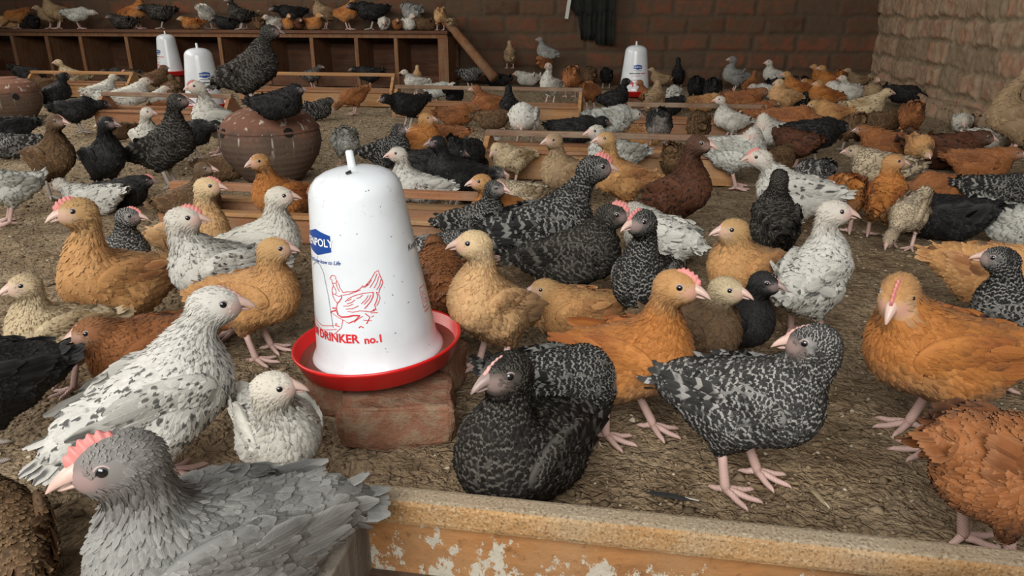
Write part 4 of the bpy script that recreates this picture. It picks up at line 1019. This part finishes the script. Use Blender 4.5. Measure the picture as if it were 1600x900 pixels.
# ------------------------------------------------------------------ the flock
# px, py of the torso centre in the photograph | heading (0 picture-right, 90 away) | pose | plumage | size | standing height | label
G1 = 'young chickens on the litter floor'
FLOCK = """
334 856 186 M comb=.6 hx=.078 hz=.118 hy=-4 tl=.9 tp=2|gry|1.28|0|blue-grey chicken nearest the camera with pink comb
248 622 14 M comb=.18 hx=.115 hz=.115 tp=-6 hy=-22 bp=20|spd|1.22|0|large white chicken densely flecked black, sitting low beside the small white chick
432 668 -72 M hx=.085 hz=.115 hy=62 hh=-.02|wht|.95|0|small white chick facing out, in front of the drinker tray
214 540 192 L hy=-4 hx=.095 hz=.07|brn|1.15|0|chestnut chick sitting in front of the tall orange chicken
190 445 205 S comb=.6 hx=.062 hz=.155 hy=-10 tp=22|gld|1.2|0|tall golden-orange chicken with upright red comb, picture-side left of the drinker
-42 590 172 M tp=22 tl=.8 hx=.13 hz=.08|blk|1.1|0|black chicken cut off at the picture edge below the cream chick
122 508 196 S hx=.06 hz=.125|crm|.92|0|cream chick peering out behind the black chicken at the picture edge
322 420 200 S comb=.6 hx=.080 hz=.125 hy=152 tp=6|spk|1.15|0|white chicken speckled black with pink comb behind the buff one
182 402 -40 S comb=.5 hx=.085 hz=.13 hy=15|sla|.95|0|small grey barred chicken between the orange and the speckled white one
142 312 150 K hx=.13 hz=.07 hy=-20|spk|.98|0|white speckled chicken seen from behind, crouching with its head turned off
2 290 182 M tp=48|slv|1.0|0|white tail and leg of a chicken leaving the picture edge
305 366 -35 S comb=.45 hx=.08 hz=.145 hy=20|buf|1.05|0|buff chicken with long bare neck beside the speckled white one
408 382 -12 S comb=.15 hx=.08 hz=.13 hy=8|wht|1.08|0|white chicken half hidden by the large drinker tank
398 462 -30 M comb=.2 hx=.080 hz=.115 hy=28 tp=5|gld|1.05|0|buff chicken with brown wings standing against the large drinker
440 305 212 S comb=.2 hx=.09 hz=.13|org|1.05|0|orange chicken before the clay pot, facing the white ones
300 312 -20 S hx=.08 hz=.12|prt|.95|0|brown mottled chicken peering behind the bare-necked buff one
352 262 -10 L|prt|.95|0|dark brown chicken crouching at the foot of the clay pot
190 302 -10 L hz=.05 comb=.6|blk|.95|0|black chicken with pink comb low behind the crouching white one
80 245 -60 S comb=.2 hy=20 hz=.14|prt|1.18|0|brown partridge chicken with dark head, upright beside the black one
162 246 -65 S comb=.1 hy=30 hz=.14|blk|1.15|0|black chicken with grey face next to the brown partridge one
18 228 185 L hx=.12|sla|1.05|0|grey barred back of a chicken below the second clay pot
12 200 185 N|blk|1.05|0|black chicken at the picture edge below the second clay pot
258 226 -15 S comb=.2 hx=.085 hz=.155 bp=24 fat=1.05|brb|1.32|0|tall black barred chicken standing with long pale legs beside the clay pot
304 205 -30 N|blk|1.05|0|black chicken behind the tall barred one near the clay pot
228 214 -70 S hz=.14 hy=40|wht|1.0|0|white chicken with bare pink head half hidden by the tall barred one
334 190 190 S comb=.6 hx=.085 hz=.15 bp=26|wht|1.3|0|white chicken with pink comb in front of the second drinker
392 108 0 S comb=.3 hx=.105 hz=.135 bp=26 fat=1.05 tp=-8|brb|1.2|.325|large black barred chicken standing on top of the clay pot
437 163 -12 T comb=.1 hx=.09 hz=.07|blk|.95|.300|black chicken crouching on top of the clay pot, below the big one
496 172 30 L|bar|1.05|0|dark barred chicken squatting right behind the clay pot
512 108 -20 M hz=.09|bar|.92|0|dark chicken at the feeding trough by the nest box with wings held out
768 476 222 S comb=.1 hx=.062 hz=.145 hy=-40 tp=-22 bp=30|buf|1.1|0|pale buff chicken standing against the red tray of the drinker
898 482 196 T comb=.1 hx=.088 hz=.072 tp=38|gld|1.0|0|golden chick sitting beside the pale buff one with tail up
978 566 -22 S comb=.6 hx=.085 hz=.14 wd=16 wl=1.25 tp=-12 bp=18 step=.03|org|1.14|0|orange chicken striding with drooping wing in the middle of the floor
815 690 228 T comb=.2 hx=.052 hz=.128 hy=-8 fat=1.15|brb|1.28|0|big black-brown barred chicken squatting before the nearest trough
905 596 12 N hx=.10 tp=30 hz=.0|bar|1.0|0|barred chicken mostly hidden behind the striding orange one
1168 622 -12 M comb=.2 hx=.098 hz=.112 hy=190 hp=-10 step=.015|sla|1.15|0|grey barred chicken looking back over its shoulder
1085 514 -32 S comb=.05 hx=.085 hz=.11 hy=14|prc|1.0|0|brown chicken with pale cream head beside the striding orange one
1142 500 -20 S hx=.09 hz=.115|blk|.92|0|small black chicken behind the cream-headed brown one
1012 438 248 S comb=.5 hx=.075 hz=.15 hy=-22|bar|1.12|0|barred chicken facing the camera with upright pink comb
850 358 14 S comb=.7 hx=.13 hz=.13 bp=12 fat=1.1|bar|1.34|0|biggest black barred chicken, head raised in front of the wide trough
898 405 -4 S comb=.8 hx=.10 hz=.10|brb|1.15|0|black barred chicken with pale pink comb below the biggest barred one
968 275 205 S comb=.1 hx=.08 hz=.14 hy=-4|gld|1.1|0|golden chicken with long neck facing the buff one by the wide trough
1028 372 140 L hx=.10 tp=-5|spk|1.22|0|white chicken lying down behind the barred one that faces the camera
1062 300 -42 S comb=.15 hx=.075 hz=.155 hy=28 bp=28 tp=-20|dch|1.2|0|dark chestnut chicken with bare pale neck standing tall
1166 418 228 S comb=.1 hx=.075 hz=.10 hy=-22|gld|1.1|0|golden buff chicken standing next to the white one seen from behind
1212 345 100 M hz=.12 hx=.05|brb|1.1|0|black barred chicken seen from behind near the white one with pink comb
1238 300 188 M comb=.55 hx=.13 hz=.10|spk|1.18|0|white speckled chicken with pink comb bending past the barred back
1272 430 66 S comb=.15 hx=.07 hz=.14 hy=-58|spk|1.12|0|white chicken seen from behind, head turned, alone on the litter
1470 548 208 M comb=.6 hx=.095 hz=.085 hy=56 hp=-26 fat=1.1|org|1.3|0|large orange chicken with red comb standing over open litter
1578 722 55 P hx=.13 hz=-.05 tp=-5|brn|1.18|0|orange-brown chicken seen from behind at the nearest trough
1500 1040 20 S comb=.7 hz=.15|org|1.0|0|orange head with comb poking up in front of the nearest trough
8 850 95 L|prt|1.0|0|dark brown chicken beside the nearest blue-grey one, at the picture edge
1570 428 8 N|gld|1.2|0|dusty buff chicken leaving the picture above the large orange one
1604 500 178 S hx=.09 hz=.12|bar|1.05|0|barred chicken at the picture edge behind the large orange one
1582 352 -20 K tp=30|slv|1.15|0|fluffy white chicken seen from behind at the picture edge
1486 338 182 K hx=.16 hz=-.01|blk|1.25|0|black chicken pecking toward the orange one seen from behind
1560 300 5 L|bar|1.1|0|barred back of a chicken above the black pecking one
1390 308 82 S hx=.06 hz=.12 hy=-70|org|1.02|0|orange chicken seen from behind, yellow head turned
1322 300 100 P|org|1.05|0|round orange rump of a feeding chicken beside the one with a yellow head
1272 275 110 P|sla|1.05|0|grey barred chicken feeding, seen from behind
1375 262 178 L|lac|1.2|0|cream and brown laced chicken lying down
1382 225 170 L|brn|1.2|0|chestnut chicken resting behind the laced one
1482 236 10 L|dch|1.4|0|very dark brown chicken resting with one foot out
1535 256 0 L|brn|1.15|0|red-brown chicken resting near the side wall
1472 292 185 K|brn|.95|0|red-brown chicken pecking above the black one
1412 330 250 P|lac|.85|0|mottled grey-brown chick pecking under the yellow-headed one
1545 216 -20 L|wht|.95|0|white chicken mostly hidden near the side wall
1510 192 -80 L hp=-50 hz=.02|wht|.95|0|round white chicken tucked down, close to the side wall
1590 185 185 S hx=.0 hz=.17 hy=160 comb=.3 fat=1.1|tan|1.5|0|big dusty tan chicken standing against the side wall
1432 147 -5 K hx=.15|blk|1.12|.05|black chicken pecking on the ledge of the side wall
1356 165 12 M hx=.13 hz=.09|crm|1.05|0|cream chicken in front of the black one by the side wall
1424 178 100 P|brn|1.1|0|brown laced rump of a chicken by the side wall
1382 190 20 L|prt|1.05|0|mottled olive-brown chicken lying by the cream one
1332 196 110 P|prt|1.0|0|olive-brown chicken feeding with white rump and pale legs
1272 208 30 N hx=.13 hz=.03|blk|1.2|0|black chicken with bluish gloss beside the white one
1204 206 240 M hx=.085 hz=.07 hy=40 hp=-50|wht|1.12|0|white chicken standing with head bowed near the far trough end
1152 236 8 N hx=.06 hz=.075 hy=-120|slv|1.2|0|silver-white chicken on grey legs at the end of the wide trough
1140 186 200 S|wht|.95|0|white back of a chicken behind the silver one
1056 246 80 P|prt|1.0|0|dark fuzzy brown chicken feeding at the wide trough
958 240 205 M hx=.10 hz=.09|slv|1.15|0|silver-white chicken behind the golden long-necked one
885 270 212 S hx=.08 hz=.13|tan|1.08|0|dusty buff chicken with pale face in front of the wide trough
798 246 215 M hx=.10 hz=.06 hp=-40|crm|.92|.0|cream chick standing at the end of the wide trough
812 304 190 L hp=-30|lac|.85|0|mottled pale chick sitting in the middle of the flock
785 335 195 S hx=.10 hz=.11|org|1.0|0|orange chicken with buff head behind the small barred one
738 350 -25 S comb=.3 hx=.085 hz=.12|bar|.98|0|small barred chicken with pale beak above the pale buff one
690 392 10 L|sla|1.0|0|striped grey wing of a chicken beside the drinker tank
688 440 95 N|brn|1.1|0|chestnut back of a chicken hidden by the drinker tank
650 292 195 S hx=.085 hz=.135 comb=.1|spk|1.0|0|small white speckled chicken with long neck behind the drinker tank
608 234 -20 S hx=.075 hz=.10|bar|1.0|0|grey chicken with black cap beside the orange one
662 256 10 N|blk|1.05|0|black chicken with ragged feathers behind the white long-necked one
654 218 -15 S hx=.06 hz=.10|org|1.08|0|bright orange chicken with rounded breast in the middle flock
692 212 170 N|brn|1.0|0|brown ruffled back beside the bright orange chicken
708 268 195 S hx=.08 hz=.12|blk|1.05|0|black chicken with speckled face right of the bright orange one
730 238 60 P tp=30|blk|1.05|0|black tail of a feeding chicken behind the speckled-faced one
738 290 -10 L|bar|1.05|0|black laced back of a chicken lying in the middle flock
540 218 88 P ruf=2|slv|1.0|0|fuzzy silver-grey chicken seen from behind near the clay pot
636 162 205 N tp=25|blk|1.15|0|glossy black chicken standing at the grey-railed trough
648 128 192 M|wht|.95|0|white chicken looking over the grey rail
684 140 -5 N|slv|.95|0|white and grey chicken feeding at the grey-railed trough
668 114 80 S|buf|.82|0|little buff chick in front of the nest box end
552 150 190 P|brn|.95|0|round brown chicken feeding at the pale-railed trough
588 112 170 N|blk|1.1|0|black chicken in the shade of the nest compartments
710 150 80 L|blk|1.1|.05|black chicken squatting on the grey-railed trough
758 160 175 M hx=.10 hz=.09|brn|1.05|0|chestnut chicken facing the sitting one at the grey-railed trough
718 180 8 L hx=.13 hz=.05|brn|1.1|.0|chestnut chicken sitting in front of the grey-railed trough
735 116 -30 N|bar|1.05|0|mottled black and white chicken by the leaning post
776 124 160 L|blk|1.1|0|black chicken under the leaning post
797 94 95 S|tan|.95|.18|tan chick high up beside the leaning post
824 106 190 L|wht|1.05|.02|white chicken resting near the back wall
850 86 150 S|gry|1.0|.20|grey chicken roosting on the back ledge
856 92 60 L|brn|1.0|.18|brown chicken roosting next to the grey one on the back ledge
860 132 235 S hx=.05 hz=.15 comb=.4|wht|1.1|0|white chicken with upright neck and pink comb in the trough end
893 120 95 P|brn|1.05|.13|round brown rump perched on the grey rail end
922 116 100 N|prt|1.05|0|dark brown chicken behind the round brown rump
924 142 60 P|brn|1.0|0|mottled brown chicken pecking by the rail post
962 152 20 S hz=.12|blk|1.0|0|slim black chicken upright against the far drinker
948 112 100 N|blk|1.0|0|black chicken in the dark behind the far drinker
796 168 95 S|blk|1.0|0|slim black chicken behind the speckled one on the rail
820 184 255 M hx=.09 hz=.0 hp=-60 hy=30|spk|1.12|.09|white speckled chicken perched on the rail looking down
956 186 25 N hx=.14 hz=.02|slv|1.15|.03|silver-grey chicken bending its pale head by the far trough
898 203 15 N tp=20|blk|1.1|0|flat black back of a chicken beside the bending silver one
1022 155 75 S hz=.10|tan|1.1|0|tan-brown chicken with pale rump beside the far drinker
1054 148 95 N|spk|1.0|0|white chicken marked black beside the tan-brown one
1044 166 20 L|blk|1.05|0|black chicken with green gloss in front of the white marked one
1030 122 160 M|tan|.85|0|little tan chick next to the far drinker
1060 116 100 S hz=.15|blk|1.0|0|black chicken with long neck raised near the back wall
1088 134 90 P|blk|1.1|0|black chicken bending away behind the big brown back
1114 138 90 P|blk|1.15|0|round blue-black rump next to the grey-necked chicken
1148 118 190 S hx=.05 hz=.14|gry|1.15|0|grey chicken with neck stretched near the back wall
1162 158 5 L fat=1.2|brn|1.35|0|big chestnut back stretched across the back flock
1096 162 12 L|gld|1.05|0|golden-brown chicken crouching beside the big chestnut back
1030 190 95 P|blw|.98|.10|black chicken with white rump perched on the far trough
1092 194 95 N|prt|1.0|.03|brown mottled chicken seen from behind over the far trough
1010 212 5 L|gld|.95|0|golden back of a chicken inside the far trough
1172 132 60 S|brn|.85|0|small head of a pinkish-brown chicken behind the chestnut back
1212 112 200 S hx=.08 hz=.12|wht|1.05|0|white chicken at the very back, picture-side left of the dark corner
1222 126 10 L|blk|1.1|0|black back in front of the rearmost white chicken
1218 150 215 S hx=.06 hz=.09|buf|1.1|0|pale buff chicken with head turned in the back flock
1242 136 190 S hz=.10|org|1.05|0|orange chicken beside the pale buff one in the back flock
1200 142 190 N|slv|.9|0|grey-white wing between the pale buff chicken and the black back
1254 162 80 L ruf=1.6|bar|1.05|0|dark ruffled round back in front of the orange group
1282 118 150 M|org|1.0|0|orange chicken rearmost of the orange group near the corner
1296 126 190 S hz=.11|org|1.05|0|orange chicken in the middle of the orange group near the corner
1312 122 90 P|org|1.0|0|orange rump at the edge of the group near the corner
1286 148 200 S hx=.06 hz=.08|org|1.05|0|orange chicken in front of the group near the corner
1272 136 200 L|org|1.0|0|orange chicken squeezed low in the group near the corner
1316 140 185 N hx=.10|wht|1.0|0|white chicken turned away beside the orange group
1334 142 200 S hz=.11|wht|.95|0|white chicken with raised head beside the brown-necked one
1354 142 -70 S hz=.10|tan|1.0|0|tan chicken with brown neck facing the camera near the corner
1340 116 200 M|tan|.9|0|dusty tan chicken in the dark corner
1360 128 0 L|dch|1.0|0|dark red-brown chicken in the corner by the side wall
1262 122 100 L|blk|1.05|0|black chicken in the gap between the two orange groups
1296 174 195 M hz=.05 hp=-30|gld|1.0|0|golden chicken with ruffled back before the olive-brown one
1236 186 -5 N hx=.14 hz=.0|brn|1.2|0|red-brown chicken stretching its head behind the black glossy one
1190 172 10 L|brn|1.0|0|brown back behind the white chicken with bowed head
1236 222 150 N|dch|1.0|0|dark brown chicken in the shade behind the white bowed one
1436 228 -70 N hz=-.02|gld|.9|0|golden breast between the resting dark brown chickens
1225 250 60 L|prt|1.0|0|brown mottled back behind the grey barred rump
6 72 -5 S hx=.09 hz=.12|prt|1.2|0|dark chicken with pale beak above the second clay pot
46 116 0 P|blk|1.15|0|black ruffled chicken pecking below the nest box
112 118 168 S hz=.12 hx=.11|crm|1.1|0|cream chicken with stretched neck below the nest box
42 150 190 S hz=.09|tan|1.0|0|small tan chick standing beside the second clay pot
86 146 20 S hz=.11|blk|1.15|0|black chicken behind the one with a pale rump
120 170 10 N hz=.02|blk|1.1|0|black chicken with a bare pinkish rump on the straw
160 142 20 M|wht|1.05|0|white chicken behind the brown-railed trough, neck raised
166 156 175 L|slv|1.1|.03|white and grey chicken bending into the brown-railed trough
206 148 12 M comb=.5 hx=.12 hz=.08|wht|1.15|0|long white chicken with pink face by the brown-railed trough
246 152 -20 S hz=.08|wht|.85|0|small white chick peeping over the brown rail
192 118 175 N hy=30|blw|1.1|0|black chicken with white tail near the nest box
212 122 160 S comb=.8 hz=.06|prt|.95|0|brown chicken with a red comb below the nest box
246 120 -5 S hx=.09 hz=.08|prt|1.05|0|dark brown chicken in front of the drinker with blue emblem
274 142 100 M tp=30|prt|1.05|0|brown mottled back between the two drinkers
148 112 190 L|dch|.95|.0|dark brown chick in the shade before a nest compartment
70 132 185 N|prt|.95|0|brown chicken bending at the farthest trough
182 205 200 L|prt|.85|0|reddish brown chick half hidden behind the black chicken with grey face
262 168 0 L|brn|.9|0|chestnut back just behind the brown rail
1010 148 180 S|brn|.8|0|brown chick against the brick of the far drinker
770 186 -5 N|prt|.9|0|dark mottled chick in front of the chestnut ones
"""
NESTROW = """
10 26 170 L|buf|1.0|pale buff chicken, first on the nest box roof
28 31 175 P|org|1.0|orange chicken bowing on the nest box roof
50 31 100 L|blk|1.05|black rump on the nest box roof beside the bowing orange chicken
76 32 170 M hz=.08|tan|1.0|small tan chicken in front of the tall one on the nest box roof
88 20 190 S hz=.14|tan|1.25|tall tan chicken on the nest box roof
120 18 -10 N hz=.02|slv|1.1|white-grey chicken walking on the nest box roof
190 26 180 L|brb|1.1|dark speckled chicken crouching on the nest box roof
226 12 -30 S hz=.14|org|1.25|tall orange chicken on long legs on the nest box roof
262 10 180 N|brb|1.25|black chicken on long legs on the nest box roof
298 31 190 L|org|.95|round orange chick tucked down on the nest box roof
334 8 60 P|wht|1.15|fluffy white chicken bending on the nest box roof
352 26 170 L|blk|1.0|black back beside the fluffy white chicken on the nest box roof
372 16 190 S|brb|1.1|black barred chicken standing on the nest box roof above the pot
392 14 200 M|tan|1.1|tan chicken bending beside the barred one on the nest box roof
404 26 100 L|prt|1.0|dark brown back on the nest box roof above the big barred head
428 28 215 L hz=.07|wht|1.0|white chicken with upright head on the nest box roof
450 28 -80 L hz=.08|org|.95|orange chick facing out beside the white one on the nest box roof
468 30 -80 L hz=.05|dch|.9|small dark brown chick between two orange ones on the nest box roof
464 6 190 N|blk|1.2|black chicken above the small brown chick on the nest box roof
488 27 -40 L hz=.08|org|1.0|orange chicken with pale head beside the small brown chick on the roof
516 10 190 S wup=.02|tan|1.2|tan chicken with a spread wing on the nest box roof
552 8 -20 S|org|1.2|orange chicken standing on pale legs near the black one on the roof
586 10 180 N fat=1.1|blk|1.35|big black chicken on the nest box roof
600 29 -90 L hp=-40 hz=.03|wht|1.0|round white chick tucked beside the small brown one on the roof
620 30 -85 L|brn|.85|small red-brown chick between two white ones on the nest box roof
638 28 -60 L hz=.085|wht|.95|white chick with its head turned, right below the grey chicken
650 10 120 N|gry|1.3|big grey chicken bending over the white chick on the roof
666 32 180 L|prt|.95|dark mottled back under the big grey chicken
686 16 95 P|buf|1.0|golden buff rump standing on one leg at the roof end
706 26 80 L|tan|.95|brown chicken at the very end of the nest box roof
"""
for ln in FLOCK.strip().splitlines():
    a_, pl, s_, z_, lb = ln.split('|'); tk = a_.split()
    z_ = float(z_); s_ = float(s_)
    py_ = float(tk[1]); bird(float(tk[0]), py_, float(tk[2]), ' '.join(tk[3:]), pl, s_, lb, G1, z_, plane=7.42 if py_ < 97 and z_ > 0 and tk[0] != '392' else None)
for ln in NESTROW.strip().splitlines():
    a_, pl, s_, lb = ln.split('|'); tk = a_.split()
    bird(float(tk[0]), float(tk[1]), float(tk[2]), ' '.join(tk[3:]), pl, float(s_), lb, 'chickens perched on the nest box roof', nzt, plane=NY + .13 + .30 * (float(tk[1]) < 15))

settle()
